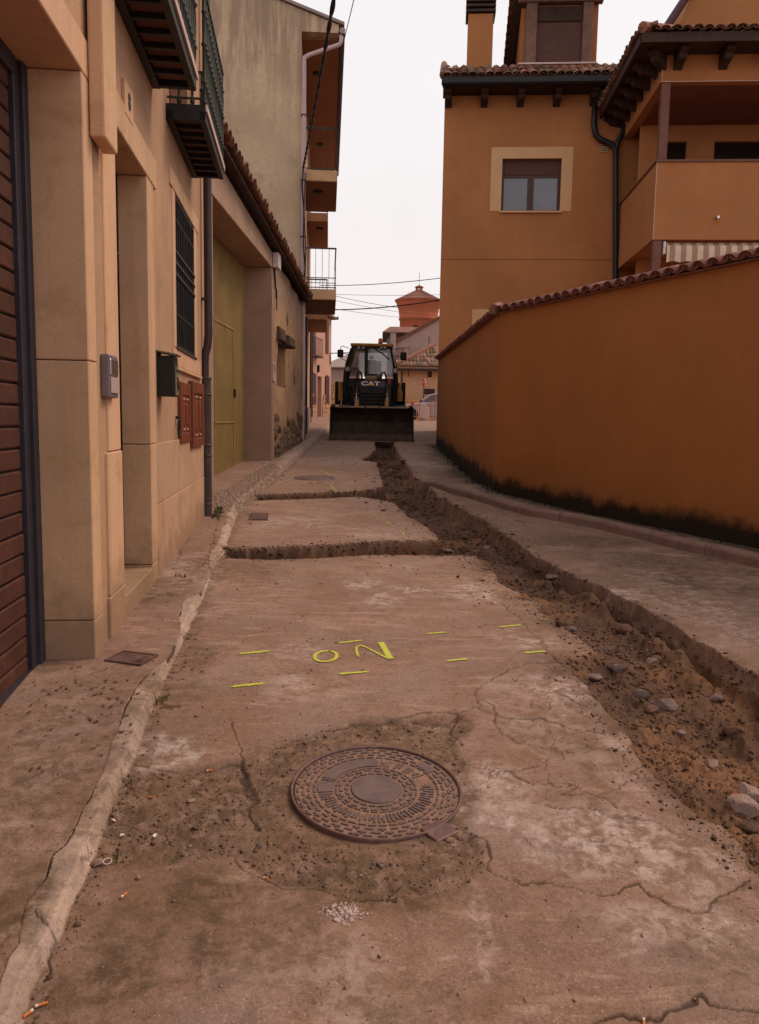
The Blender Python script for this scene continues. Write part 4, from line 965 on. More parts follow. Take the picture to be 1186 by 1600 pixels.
# ================================================================== LEFT: FLATS BEHIND
def flats():
    R = facade('apartment_house', 'tall apartment house with bare cement gable and stacked street balconies', FC, 'apartment house')
    top = lambda x: 11.26+.34*(.85-x)
    xs = np.linspace(-9, -.08, 40); m = MB()
    m.prism([(-9, 0), (-.1, 0), (-.1, 11.05), (.84, 11.05), (.84, top(.84)-.02), (-9, top(-9)-.02)], 0, .3, 'y').build('gable_wall', 'gable_cement', R)
    B(-9, -.1, .3, 11.9, 0, 11.04).build('wall', 'beige_balcony', R)
    B(-9, .84, 11.71, 11.9, 11.04, 11.3).build('end_beam', 'beige_balcony', R)
    MB().add([(-9, -.08, top(-9)), (.98, -.08, top(.98)), (.98, 12, top(.98)), (-9, 12, top(-9)), (-9, -.08, top(-9)+.07), (.98, -.08, top(.98)+.07), (.98, 12, top(.98)+.07), (-9, 12, top(-9)+.07)],
             [(0, 1, 2, 3), (7, 6, 5, 4), (0, 4, 5, 1), (1, 5, 6, 2), (2, 6, 7, 3), (3, 7, 4, 0)]).build('roof', 'cement_grey', R)
    sf = B(-.1, .84, .3, 11.7, 11.0, 11.06).build('eave_soffit', 'soffit_orange', R)
    MB().prism([(.85, 11.1), (.87, 11.0), (.93, 10.97), (.99, 11.0), (1.0, 11.12), (.98, 11.12), (.97, 11.02), (.93, 10.99), (.89, 11.02), (.87, 11.12)], -.1, 11.9, 'y').build('gutter', 'purple_rail', R)
    MB().lathe([(.075, -.13), (.075, -.10)], (.93, 0, 11.06), 12, 'y').build('gutter_end', 'cement_grey', R)
    lamp = MB().lathe([(.11, -.05), (.14, 0)], (0, 0, 0), 12).mesh('ceiling_lamp', 'iron_black')
    for x, y, z in ((.28, 2.3, 10.99), (.28, 8.2, 10.99)): link('ceiling_lamp', lamp, R, loc=(x, y, z))
    for k, (y0, y1, xr, z) in enumerate(((0, 3.05, .84, 4.44), (0, 3.05, .84, 7.43), (5.85, 9.9, .60, 4.62), (5.85, 9.9, .60, 7.80))):
        b = B(-.098, xr, y0, y1, z, z+.27).build('balcony', 'beige_balcony', R, bevel=.008)
        B(-.09, xr-.02, y0+.02, y1-.02, z-.012, z-.001).build('soffit', 'soffit_orange', b)
        if z > 7: link('ceiling_lamp', lamp, b, loc=(.33, y0+.9, z-.02))
        col = 'iron_green' if k == 1 else 'purple_rail'; zt = z+.27
        r = MB()
        r.box(-.09, xr, y0+.01, y0+.04, zt+1.02, zt+1.06).box(-.09, xr, y0+.015, y0+.035, zt+.03, zt+.055)
        r.box(xr-.035, xr, y0, y1, zt+1.02, zt+1.06).box(xr-.03, xr-.01, y0, y1, zt+.03, zt+.055)
        if k != 1: r.box(-.09, xr, y0+.017, y0+.033, zt+.28, zt+.30).box(-.09, xr, y0+.017, y0+.033, zt+.15, zt+.165)
        r = r.build('railing', col, b)
        n = 6
        for i in range(n): x = -.05+i*(xr+.03)/(n-1); B(x-.006, x+.006, y0+.018, y0+.032, zt+.055, zt+1.02).build('bar', col, r)
        if k != 1:
            q = MB()
            for i in range(8): x = -.02+i*.11; q.box(x, x+.009, y0+.02, y0+.03, zt+.165, zt+.28) if x < xr-.02 else None
            q.build('lattice', col, r)
        q = MB(); n = int((y1-y0)/.12)
        for i in range(n): y = y0+.06+i*.12; q.box(xr-.026, xr-.014, y, y+.012, zt+.055, zt+1.02)
        q.build('side_bars', col, r)
        for yy in (y0+1.2,): 
            B(-.12, -.085, yy, yy+1.5, z+.28, z+2.5).build('balcony_door', 'brown_shutter', R)
    MB().tube([(.90, -.02, 10.98), (.90, -.05, 10.85), (.86, -.08, 10.74), (.1, -.1, 10.45), (-.02, -.1, 10.38), (-.03, -.09, 10.3), (-.03, -.09, 5.0)], .055, 10).build('downpipe', 'upvc_pipe', R)
    for z in (9.0, 7.4, 6.0): B(-.1, .04, -.15, 0, z-.015, z+.015).build('pipe_clip', 'pipe_brown', R)
    MB().tube([(-.02, -.08, 4.6), (.0, -.08, 2.6), (-.02, -.1, .4)], .055, 10).build('downpipe', 'upvc_pipe', R)
    for y, rr in ((.25, .06), (.6, .04), (3.4, .05)): MB().tube([(-.03, y, .3), (-.03, y, 4.4)], rr, 8).build('downpipe', 'pipe_brown', R)
    B(-.11, .04, .1, .9, .3, 1.6).build('base_guard', 'iron_black', R); B(-.11, -.02, .92, 9.9, .3, 1.7).build('plinth', 'cement_grey', R)
flats()
def narrow_house():
    F = Fr((-3.02, 33.0), math.atan2(12.0, -.94)); R = facade('narrow_house', 'beige house front seen edge on between the flats and the pink house', F)
    wall(0, 12.6, 0, 6.2, [(2, 3.1, 1.2, 3.4), (6, 7.2, 1.6, 3.2)]).box(0, 12.6, .26, 5, 0, 6.2).build('wall', 'far_plaster', R)
    for a, b, c, d in ((2, 3.1, 1.2, 3.4), (6, 7.2, 1.6, 3.2)): B(a, b, .1, .14, c, d).build('door' if a == 2 else 'window', 'brown_shutter', R)
    MB().tube([(.2, -.1, 1), (.2, -.1, 6.2)], .06, 8).build('downpipe', 'pipe_brown', R); MB().tube([(9, -.1, 1), (9, -.1, 6.2)], .06, 8).build('downpipe', 'pipe_brown', R)
    B(-.1, 12.7, -.3, 5.2, 6.2, 6.3).build('roof', 'tile_clay_old', R)
    B(0, 12.6, -.03, .0, .6, 2.0).build('plinth', 'far_stone', R)
narrow_house()
def pink_house():
    F = Fr((-3.96, 45), math.atan2(5, .92)); R = facade('pink_house', 'two storey pale pink house with dark shutters, stone foot and small iron balcony', F)
    P = F.pl
    xr = P(517, 600)[0]; zt = P(517, 499)[1]
    def rect(a, b, c, d): (x0, z1), (x1, z0) = P(a, (b+c)/2), P(d, (b+c)/2); return x0, x1, P((a+d)/2, c)[1], P((a+d)/2, b)[1]
    holes = {}
    d0 = rect(495.8, 588, 654, 502.5); s1 = rect(486.3, 582, 632, 492.5); s2 = rect(507.3, 586, 632, 513); b0 = rect(486.5, 500, 556, 492); b1 = rect(508.5, 502, 552, 512.5)
    wall(-.3, xr, .6, zt, [d0], .3).box(-.3, xr, .31, 8, .6, zt).build('wall', 'far_plaster', R)
    B(d0[0], d0[1], .25, .3, d0[2], d0[3]).build('front_door', 'garage_wood', R)
    for s in (s1, s2):
        MB().prism([(s[0], s[2]), (s[1], s[2]), (s[1], s[3]-.12), ((s[0]+s[1])/2, s[3]), (s[0], s[3]-.12)], -.07, -.003, 'y').build('shutter', 'purple_rail', R)
    for s in (b0, b1): B(s[0], s[1], -.05, -.003, s[2], s[3]).build('shutter', 'brown_shutter', R)
    # stone foot
    rnd = random.Random(9); zf = P(500, 621)[1]; z = 1.15
    while z < zf:
        x = -.3+rnd.uniform(0, .3); h = rnd.uniform(.2, .34)
        while x < xr:
            L = rnd.uniform(.3, .65)
            if not (x+L > d0[0] and x < d0[1]) and x+L < xr: B(x, x+L-.02, -.05-rnd.uniform(0, .025), -.002, z, z+h-.02).build('stone', 'far_stone', R, bevel=.01)
            x += L
        z += h
    # small balcony
    (x0, _), (x1, _) = P(486, 545, -.35), P(504.5, 545, -.35); z0 = P(495, 557, -.35)[1]; z1 = P(495, 528, -.35)[1]
    b = B(x0, x1, -.38, 0, z0, z0+.09).build('balcony', 'purple_rail', R)
    B(x0, x1, -.37, -.34, z0+1.0, z0+1.04).build('rail', 'purple_rail', b)
    n = 11
    for i in range(n): x = x0+.02+i*(x1-x0-.04)/(n-1); B(x-.015, x+.015, -.365, -.345, z0+.09, z0+1.0).build('bar', 'purple_rail', b)
    B(-.5, xr+.15, -.35, 8.2, zt, zt+.12).build('roof', 'tile_clay_old', R)
    MB().lathe([(.10, -.4), (.10, -.3)], (xr+.1, 0, zt+.1), 10, 'y').build('gutter_end', 'tile_clay', R)
    xv, zv = P(515.7, 562.5); B(xv-.12, xv+.12, -.04, 0, zv-.25, zv+.25).build('vent', 'timber_old', R)
    xv, zv = P(496, 576); B(xv-.08, xv+.08, -.12, 0, zv-.2, zv+.2).build('wall_lamp', 'iron_black', R)
pink_house()
# ================================================================== RIGHT: OCHRE WALL
def ochre_wall():
    R = thing('garden_wall', 'long ochre rendered wall capped with clay tiles, black mould along its foot', 'wall', (0, 0, 0))
    capc = [tile_mesh('cap_tile', .098, .34, 'tile_cap', .86, .013)]; capp = [tile_mesh('cap_tile', .098, .34, 'tile_cap', .86, .013, flip=True)]
    for F, x0, x1, off in ((FV, 0, 9.63, .3), (FW, 0.0, 8.4, 0)):
        m = MB(); n = int((x1-x0)/.3); vs = []; fs = []
        for i in range(n+1):
            x = x0+(x1-x0)*i/n
            p = F.wz(x, 0); p2 = F.wz(x, .24); g = float(zg(p[1]))
            for k, z in enumerate((g-.1, g+.4, g+1.2, 2.93)):
                vs.append((p[0], p[1], z))
            vs.append((p2[0], p2[1], 2.93)); vs.append((p2[0], p2[1], g-.1))
        for i in range(n):
            for k in range(5): a = i*6+k; fs.append((a, a+6, a+7, a+1))
        fs += [tuple(range(6)), tuple(range(n*6, n*6+6))]
        m.add(vs, fs); o = m.build('wall', 'orange_wall', R)
        hgt(o, lambda c: c.z-float(zg(c.y))-.08)
        nt_ = int((x1-x0)/.2)
        for i in range(nt_):
            for lst, dx, dz in ((capc, .1, .03), (capp, .2, .095)):
                x = x0+i*.2+dx; p = F.wz(x, -.085+random.uniform(-.008, .008))
                link('cap_tile', lst[0], R, loc=(p[0], p[1], 2.925+dz+random.uniform(-.004, .004)), rot=(.28+random.uniform(-.02, .02), 0, F.a+random.uniform(-.02, .02)))
        a = F.wz(x0, .27); b = F.wz(x1, .27); MB().tube([(a[0], a[1], 3.04), (b[0], b[1], 3.04)], .055, 8).build('ridge', 'tile_cap', R)
        a = F.wz(x0, .12); b = F.wz(x1, .12); m = MB()
        pa, pb = F.wz(x0, -.03), F.wz(x1, -.03); qa, qb = F.wz(x0, .24), F.wz(x1, .24)
        m.add([(pa[0], pa[1], 2.932), (pb[0], pb[1], 2.932), (qb[0], qb[1], 2.932), (qa[0], qa[1], 2.932), (pa[0], pa[1], 2.95), (pb[0], pb[1], 2.95), (qb[0], qb[1], 3.04), (qa[0], qa[1], 3.04)],
              [(0, 3, 2, 1), (4, 5, 6, 7), (0, 1, 5, 4), (1, 2, 6, 5), (2, 3, 7, 6), (3, 0, 4, 7)]).build('mortar_bed', 'tile_cap', R)
    p = FW.wz(-.02, -.1); MB().tube([(p[0], p[1], 2.99), (p[0]+.12, p[1]+.30, 3.07)], [.075, .07], 12).build('corner_tile', 'tile_cap', R)
ochre_wall()

# ================================================================== RIGHT: OCHRE HOUSE
def ochre_house():
    R = facade('ochre_house', 'ochre house with brown eaves, corner terrace and shuttered dormer behind the garden wall', FG)
    m = wall(-.15, 12, 0, 9.66, [(1.38, 2.90, 6.79, 8.10, .2), (.96, 1.5, 3.0, 4.05, .2)])
    m.box(-.15, 12, .26, 9, 0, 9.66); m.quad((-.15, 0, 0), (-.15, .26, 0), (-.15, .26, 9.66), (-.15, 0, 9.66)); m.build('wall', 'orange_paint', R)
    B(-.152, 12, -.003, .0, 5.555, 5.575).build('joint', 'orange_dark', R)
    # windows
    for a, b, c, d, tp in ((1.09, 3.185, 6.79, 8.385, 1), (.72, 1.75, 2.7, 4.28, 0)):
        h = (1.38, 2.90, 6.79, 8.10) if tp else (.96, 1.5, 3.0, 4.05)
        s = MB().box(a, h[0], -.008, .02, c, d).box(h[1], b, -.008, .02, c, d).box(h[0], h[1], -.008, .02, h[3], d); s.build('window_surround', 'window_surround', R)
        w_ = MB().box(h[0], h[0]+.07, .12, .18, h[2], h[3]).box(h[1]-.07, h[1], .12, .18, h[2], h[3]).box(h[0]+.07, h[1]-.07, .12, .18, h[2], h[2]+.05).box(h[0]+.07, h[1]-.07, .12, .18, h[3]-.45, h[3]-.38).box((h[0]+h[1])/2-.08, (h[0]+h[1])/2+.08, .11, .18, h[2]+.05, h[3]-.45).build('window', 'window_frame', R)
        z = h[3]-.38
        while z < h[3]-.01: B(h[0]+.07, h[1]-.07, .10, .118, z, z+.045).build('shutter_slat', 'brown_shutter', w_, bevel=.008); z += .05
        for u, v in ((h[0]+.07, (h[0]+h[1])/2-.08), ((h[0]+h[1])/2+.08, h[1]-.07)): B(u, v, .14, .15, h[2]+.05, h[3]-.45).build('pane', 'pane_blue', w_)
        if tp: B(h[0]-.04, h[1]+.04, -.06, .14, h[2]-.05, h[2]-.002).build('sill', 'window_surround', R, bevel=.005)
    vt = B(3.87, 4.05, -.03, 0, 8.24, 8.44).build('vent_grille', 'vent_tan', R)
    for i in range(3): B(3.89, 4.03, -.034, -.0305, 8.27+i*.055, 8.29+i*.055).build('slot', 'iron_black', vt)
    # main eave
    B(-.2, 4.7, -.55, .2, 9.67, 9.72).build('eave_board', 'dark_timber', R); B(-.22, 4.7, -.60, -.552, 9.65, 9.82).build('fascia_board', 'dark_timber', R)
    MB().prism([(-.62, 9.81), (-.63, 9.69), (-.69, 9.65), (-.75, 9.69), (-.76, 9.82), (-.74, 9.82), (-.73, 9.70), (-.69, 9.67), (-.65, 9.70), (-.64, 9.82)], -.24, 4.3, 'x').build('gutter', 'iron_black', R)
    cor = MB().prism([(.0, 10.115), (-.50, 10.115), (-.52, 10.03), (-.40, 9.98), (-.36, 9.90), (-.12, 9.86), (0, 9.80)], -.09, .09, 'x').mesh('eave_bracket', 'dark_timber')
    for x in (-.06, .86, 1.78, 2.70, 3.62): link('eave_bracket', cor, R, loc=(x, -.002, -.45), bevel=.012)
    B(-.2, 4.7, -.62, -.50, 9.80, 9.93).build('tile_bed', 'tile_clay_old', R)
    eave_tiles(R, FG, -.22, 4.45, lambda x: 9.83, -.74, .215, ['tile_clay', 'tile_clay_old'], .42, .50, 4, .125)
    MB().add([(-.2, -.6, 9.82), (12, -.6, 9.82), (12, 4.5, 12.2), (-.2, 4.5, 12.2), (-.2, -.6, 9.75), (12, -.6, 9.75), (12, 4.5, 12.1), (-.2, 4.5, 12.1)],
             [(0, 1, 2, 3), (7, 6, 5, 4), (0, 4, 5, 1), (1, 5, 6, 2), (2, 6, 7, 3), (3, 7, 4, 0)]).build('roof', 'tile_clay_old', R)
    MB().tube([(-.2, -.6, 9.92), (-.2, 4.5, 12.3)], .10, 8).build('verge', 'tile_clay', R)
    # chimney
    ct = FG.pl(767, 21, .9)[1]; ch = B(.42, 1.08, .9, 1.5, 9.9, ct).build('chimney', 'orange_paint', R)
    for i in range(4): B(.36, 1.14, .84, 1.56, ct+.03+i*.13, ct+.10+i*.13).build('cowl_slat', 'dark_timber', ch, bevel=.01)
    B(.5, 1.0, 1.0, 1.4, ct, ct+.6).build('cowl_core', 'iron_black', ch); B(.36, 1.14, .84, 1.56, ct+.6, ct+.68).build('cowl_cap', 'dark_timber', ch)
    # dormer
    P = lambda px, py, y0=.55: FG.pl(px, py, y0)
    xl, zb = P(836, 104); xr, _ = P(907, 104); _, ztp = P(870, 18)
    D_ = B(P(812, 105)[0], P(932, 105)[0], .62, 3.2, zb-.6, ztp+.35).build('dormer', 'orange_paint', R)
    B(P(808, 105)[0], P(930, 105)[0], .30, .62, zb-.04, zb).build('dormer_sill', 'pale_fascia', D_); B(P(812, 105)[0], P(928, 105)[0], .36, .62, zb-.4, zb-.041).build('dormer_apron', 'orange_paint', D_)
    z = zb
    while z < ztp-.25: B(xl, xr, .545, .56, z, z+.052).build('shutter_slat', 'brown_shutter', D_, bevel=.006); z += .056
    B(xl-.02, xr+.02, .50, .60, ztp-.25, ztp+.1).build('shutter_box', 'dark_timber', D_)
    B(xl-.28, xl, .44, .62, zb, ztp+.18).build('dormer_post', 'frame_brown', D_, bevel=.012); B(xr, xr+.26, .44, .62, zb, ztp+.18).build('dormer_post', 'frame_brown', D_, bevel=.012)
    B(xl-.5, xr+.5, .40, .62, ztp+.182, ztp+.40).build('dormer_lintel', 'frame_brown', D_, bevel=.012)
    a = (P(797, 110, 2.2)); 
    zf = ztp+.38; X0, X1 = P(806, 0, -.2)[0], P(936, 0, -.2)[0]
    rf = MB().add([(X0, -.2, zf+.28), (X1, -.2, zf+.28), (X1-.1, 2.6, zf-1.55), (X0+.02, 2.6, zf-1.55), (X0, -.2, zf+.40), (X1, -.2, zf+.40), (X1-.1, 2.6, zf-1.43), (X0+.02, 2.6, zf-1.43)],
             [(0, 1, 2, 3), (7, 6, 5, 4), (0, 4, 5, 1), (1, 5, 6, 2), (2, 6, 7, 3), (3, 7, 4, 0)])
    # keep the sloping roof as two side eaves and a front canopy so the window stays open
    rf = MB(); sl = -1.83/2.8
    for x0, x1 in ((X0, xl-.30), (xr+.28, X1)):
        rf = MB(); rf.add([(x0, -.2, zf+.28), (x1, -.2, zf+.28), (x1, 2.6, zf-1.55), (x0, 2.6, zf-1.55), (x0, -.2, zf+.40), (x1, -.2, zf+.40), (x1, 2.6, zf-1.43), (x0, 2.6, zf-1.43)],
               [(0, 1, 2, 3), (7, 6, 5, 4), (0, 4, 5, 1), (1, 5, 6, 2), (2, 6, 7, 3), (3, 7, 4, 0)])
        rf.build('dormer_roof', 'dark_timber', D_)
    B(X0, X1, -.2, .9, zf+.05, zf+.16).build('dormer_soffit', 'soffit_orange', D_)
    tm = tile_mesh('roof_tile', .10, .3, 'tile_clay')
    for x in (X0-.02, X1+.02):
        for i in range(15): y = -.25+i*.19; link('verge_tile', tm, D_, loc=(x, y, zf+.40+sl*(y+.2)), rot=(math.atan(sl)-.1, 0, 0))
    # terrace wing
    Y0, X0 = -3.5, 4.43
    t = MB().box(X0, 12, Y0, Y0+.18, 5.32, 6.93).box(X0, X0+.18, Y0+.18, 0, 5.32, 6.93).box(X0+.18, 12, Y0+.18, 0, 5.32, 5.5).build('terrace_parapet', 'orange_paint', R)
    MB().box(X0-.03, 12, Y0-.03, Y0+.21, 6.932, 6.975).box(X0-.03, X0+.21, Y0+.21, 0, 6.932, 6.975).build('coping', 'post_brown', t)
    MB().box(X0+.002, X0+.012, Y0-.004, Y0-.0005, 5.33, 6.93).build('corner_bead', 'pale_fascia', t)
    MB().tube([(5.75, Y0+.05, 5.78), (5.75, Y0-.14, 5.76)], .03, 8).build('spout', 'chrome', t)
    f = MB().box(X0, 12, Y0, Y0+.2, 8.56, 9.10).box(X0, X0+.2, Y0+.2, 0, 8.56, 9.10).build('terrace_beam', 'orange_paint', R)
    B(X0+.2, 12, Y0+.2, 0, 8.58, 8.66).build('terrace_ceiling', 'soffit_brown', R)
    MB().box(X0+.002, X0+.012, Y0-.004, Y0-.0005, 8.57, 9.08).build('corner_bead', 'pale_fascia', f); MB().box(X0, 12, Y0-.006, Y0-.0005, 8.56, 8.572).build('drip_edge', 'pale_fascia', f)
    B(X0+.03, X0+.21, Y0+.02, Y0+.2, 6.976, 8.558).build('terrace_post', 'post_brown', R, bevel=.008)
    bw = wall(X0+.2, 12, 5.5, 8.58, [(X0+.75, X0+1.35, 5.5, 8.2, .15), (X0+2.0, X0+3.6, 6.3, 8.2, .15)], .15, -.9); bw.build('terrace_back_wall', 'orange_paint', R)
    for a, b, c, d in ((X0+.75, X0+1.35, 5.5, 8.2), (X0+2.0, X0+3.6, 6.3, 8.2)): B(a, b, -.78, -.75, c, d).build('terrace_window', 'pane_dark', R)
    B(X0+.02, X0+.21, Y0+.02, Y0+.2, 0, 5.315).build('terrace_post', 'post_brown', R, bevel=.008)
    B(X0+.2, 12, -1.4, -1.2, 0, 5.31).build('ground_floor_wall', 'orange_paint', R)
    # terrace eave
    zs = 9.10
    B(3.85, 12, -4.15, .0, zs+.002, zs+.05).build('eave_board', 'dark_timber', R)
    MB().box(3.83, 12, -4.2, -4.152, zs-.04, zs+.15).box(3.80, 3.848, -4.152, .0, zs-.04, zs+.15).build('fascia_board', 'dark_timber', R)
    for i in range(7): link('eave_bracket', cor, R, loc=(4.75+i*.93, Y0-.002, zs-10.118), bevel=.012)
    for i in range(6): link('eave_bracket', cor, R, loc=(X0-.002, -3.1+i*.62, zs-10.118), rot=(0, 0, -math.pi/2), bevel=.012)
    link('eave_bracket', cor, R, loc=(X0+.03, Y0+.03, zs-10.118), rot=(0, 0, -math.pi/4), bevel=.012)
    for rr, k in ((None, 0),):
        eave_tiles(R, FG, 3.95, 8.3, lambda x: zs+.15, -4.28, .215, ['tile_clay', 'tile_clay_old'], .42, .34, 2, .112)
    E = bpy.data.objects.new('side_eave', None); COL.objects.link(E); E.parent = R; E.location = (3.72, .0, zs+.15); E.rotation_euler = (0, 0, -math.pi/2)
    eave_tiles(E, FG, .05, 4.15, lambda x: 0, 0, .215, ['tile_clay', 'tile_clay_old'], .42, .34, 1, .112)
    MB().add([(3.8, -4.2, zs+.13), (12, -4.2, zs+.13), (12, -1.6, zs+1.05), (6.4, -1.6, zs+1.05), (3.8, .0, zs+.13), (6.4, .0, zs+1.05)], [(0, 1, 2, 3), (0, 3, 5, 4)]).build('terrace_roof', 'tile_clay_old', R)
    MB().tube([(3.82, -4.22, zs+.24), (6.4, -1.6, zs+1.2)], .11, 8).build('hip', 'tile_clay', R)
    # storey above the terrace
    P2 = lambda px, py: FG.pl(px, py, -2.2); xa = P2(1090, 30)[0]; za = P2(1090, 30)[1]
    MB().prism([(xa-.55, zs+.6), (12, zs+.6), (12, za+1.6), (xa+.2, za+1.6), (xa-.1, za+.7)], -2.2, 0, 'y').build('upper_storey', 'orange_paint', R)
    MB().tube([(xa-.75, -2.3, za-.28), (xa-.35, -2.3, za+.35), (xa+.05, -2.3, za+.9), (xa+.5, -2.3, za+1.45)], .09, 8).build('verge', 'purple_rail', R)
    # downpipes
    Q = lambda px, py, y=-.12: (FG.pl(px, py, y)[0], y, FG.pl(px, py, y)[1])
    q0 = Q(942, 140, -.6); MB().tube([q0, (q0[0], -.5, q0[2]-.15), Q(930, 160), Q(928, 195), Q(931, 211), Q(940, 219), Q(956, 225), Q(962, 234), Q(962, 260), Q(962, 460)], .075, 10).build('downpipe', 'black_pipe', R)
    MB().tube([Q(978, 196, -.12), Q(974, 206), Q(966, 220), Q(962, 236)], .07, 10).build('downpipe', 'black_pipe', R)
surf('orange_dark', (.20, .08, .03), .9, .1, 2, 40, 0, 0); surf('soffit_brown', (.19, .075, .04), .85, .12, 2, 60, .1, .001); surf('frame_brown', (.17, .095, .06), .7, .2, 6, 60, .2, .002)
ochre_house()
def awning():
    p = FG.wz(4.75, -3.42); R = thing('awning', 'rolled striped awning under the terrace of the ochre house', 'awning', (p[0], p[1], 0), FG.a)
    MB().tube([(0, 0, 5.16), (4.5, 0, 5.16)], .055, 10).build('roller', 'white_plastic', R)
    B(-.02, 4.5, .05, .1, 5.10, 5.28).build('cassette', 'awning_cloth', R)
    m = MB(); n = 60; vs = []
    for i in range(n+1): x = 4.45*i/n; vs += [(x, -.06, 5.20), (x, -.075+.006*math.sin(i), 5.08), (x, -.07, 4.84+.03*abs(math.sin(i*math.pi/4)))]
    m.add(vs, [(i*3+k, i*3+3+k, i*3+4+k, i*3+1+k) for i in range(n) for k in (0, 1)]); m.build('valance', 'awning_cloth', R)
    B(-.08, -.03, -.08, .1, 5.02, 5.28).build('end_plate', 'white_plastic', R)
awning()

# ================================================================== FAR END OF THE STREET
def hipbox(m, x0, x1, y0, y1, z0, z1): return m.box(x0, x1, y0, y1, z0, z1)
def water_tower():
    y = 200.; c = Dp(654.5, 470, y); r0 = abs(Dp(618, 470, y)[0]-c[0]); zt = Dp(654, 471, y)[2]; zc = Dp(654, 459, y)[2]; zb = Dp(654, 500, y)[2]
    R = thing('water_tower', 'round red brick water tower with tiled cone roof and small lantern', 'water tower', (c[0], y, 0))
    MB().lathe([(r0*.82, 0), (r0*.80, zb-3.2), (r0*.80, zb-.2), (r0*.845, zb-.1), (r0*.845, zb+.3), (r0*.82, zb+.4), (r0*.87, zb+2.5), (r0*.935, zt-1.2), (r0*.96, zt-.4)], seg=40).build('shaft', 'brick_red', R)
    MB().lathe([(r0*.97, zt-.45), (r0*1.0, zt-.3), (r0*1.0, zt)], seg=40).build('cornice', 'brick_red', R)
    MB().lathe([(r0*1.03, zt), (r0*.16, zc+.7)], seg=40).build('roof', 'tile_clay', R)
    rb = MB()
    for i in range(56):
        t = 2*math.pi*i/56; rb.tube([(r0*1.03*math.cos(t), r0*1.03*math.sin(t), zt+.05), (r0*.2*math.cos(t), r0*.2*math.sin(t), zc+.66)], [.13, .04], 5)
    o = rb.build('tile_ribs', 'tile_cap', R); o['kind'] = 'stuff'
    zl = zc+.5
    L = MB().lathe([(.85, zl), (.85, zl+.35)], seg=8).build('lantern', 'brick_red', R)
    for i in range(8): t = 2*math.pi*(i+.5)/8; MB().lathe([(.17, zl+.35), (.17, zl+1.0)], (.75*math.cos(t), .75*math.sin(t), 0), 6).build('post', 'brick_red', L)
    MB().lathe([(1.15, zl+1.0), (1.15, zl+1.1), (.1, zl+1.6)], seg=8).build('lantern_roof', 'tile_clay', L)
    MB().tube([(0, 0, zl+1.6), (0, 0, zl+4.5)], .05, 5).build('mast', 'grey_steel', L)
    for t in (-1.75,): MB().lathe([(.9, 0), (.9, .3)], (r0*.8*math.cos(t), r0*.8*math.sin(t)-.1, zb-2.6), 10, 'y').build('arch_window', 'dark_timber', R)
water_tower()
def rng_house(name, label, y, pts_wall, depth, mat, rooft=None):
    pass
def grey_gable_house():
    y = 66.; P = lambda a, b: (Dp(a, b, y)[0], Dp(a, b, y)[2])
    R = thing('grey_gable_house', 'tall house with plain grey rendered side wall rising to the right', 'house', (0, y, 0))
    prof = [P(608, 700), P(760, 700), P(760, 458), P(684, 500), P(617, 537)]; prof = [(a, max(b, .8)) for a, b in prof]
    w_ = MB().prism(prof, 0, 9, 'y').build('wall', 'far_grey', R)
    a, b = P(617, 537), P(760, 458); MB().prism([a, b, (b[0], b[1]+.22), (a[0]-.1, a[1]+.22)], -.15, 9.2, 'y').build('roof_edge', 'tile_clay', R)
    x0, z0 = P(607, 600); x1, z1 = P(617, 520); ch = B(x0+.1, x1+.1, -.3, .6, .8, z1).build('chimney', 'far_grey', R); B(x0, x1+.2, -.4, .7, z1, z1+.2).build('cap', 'cement_grey', ch)
    x0, z0 = P(672, 506); x1, z1 = P(678, 498); ch = B(x0, x1, .5, 1.2, z0-1, z1-.1).build('chimney', 'far_plaster', R)
    x0, z1 = P(630, 545); x1, z0 = P(637, 575); ch = B(x0, x1, -1.2, -.5, z0-1, z1).build('chimney', 'far_grey', R); B(x0-.1, x1+.1, -1.3, -.4, z1, z1+.25).build('cap', 'cement_grey', ch)
    x0, z0 = P(670, 545); MB().tube([(x0, -.2, z0-1), (x0, -.2, z0+1.0)], .03, 5).build('aerial', 'grey_steel', R)
    # joint of render panels
    a = P(620, 538)
grey_gable_house()
def flat_roof_house():
    y = 76.; P = lambda a, b: (Dp(a, b, y)[0], Dp(a, b, y)[2])
    R = thing('beige_house', 'small beige house with red eave standing behind the grey gable', 'house', (0, y, 0))
    (x0, zt), (x1, _) = P(606, 523), P(660, 523); B(x0, x1, 0, 8, .8, zt).build('wall', 'far_plaster', R)
    zr = P(606, 514)[1]; B(x0-.5, x1+1, -.5, 8, zt, zt+.2).build('eave', 'dark_timber', R)
    MB().add([(x0-.5, -.5, zt+.2), (x1+1, -.5, zt+.2), (x1+1, 2.5, zr+.5), (x0+.2, 2.5, zr+.5)], [(0, 1, 2, 3)]).build('roof', 'tile_clay', R)
    for i, px in enumerate((603, 615, 622, 630, 638)): x, z = P(px+2, 527); B(x-.12, x+.12, -.45, 0, zt-.35, zt-.01).build('eave_bracket', 'dark_timber', R)
    x, z = P(609, 537); B(x-.3, x+.3, -.05, 0, z-.6, z+.5).build('window', 'pane_dark', R)
flat_roof_house()
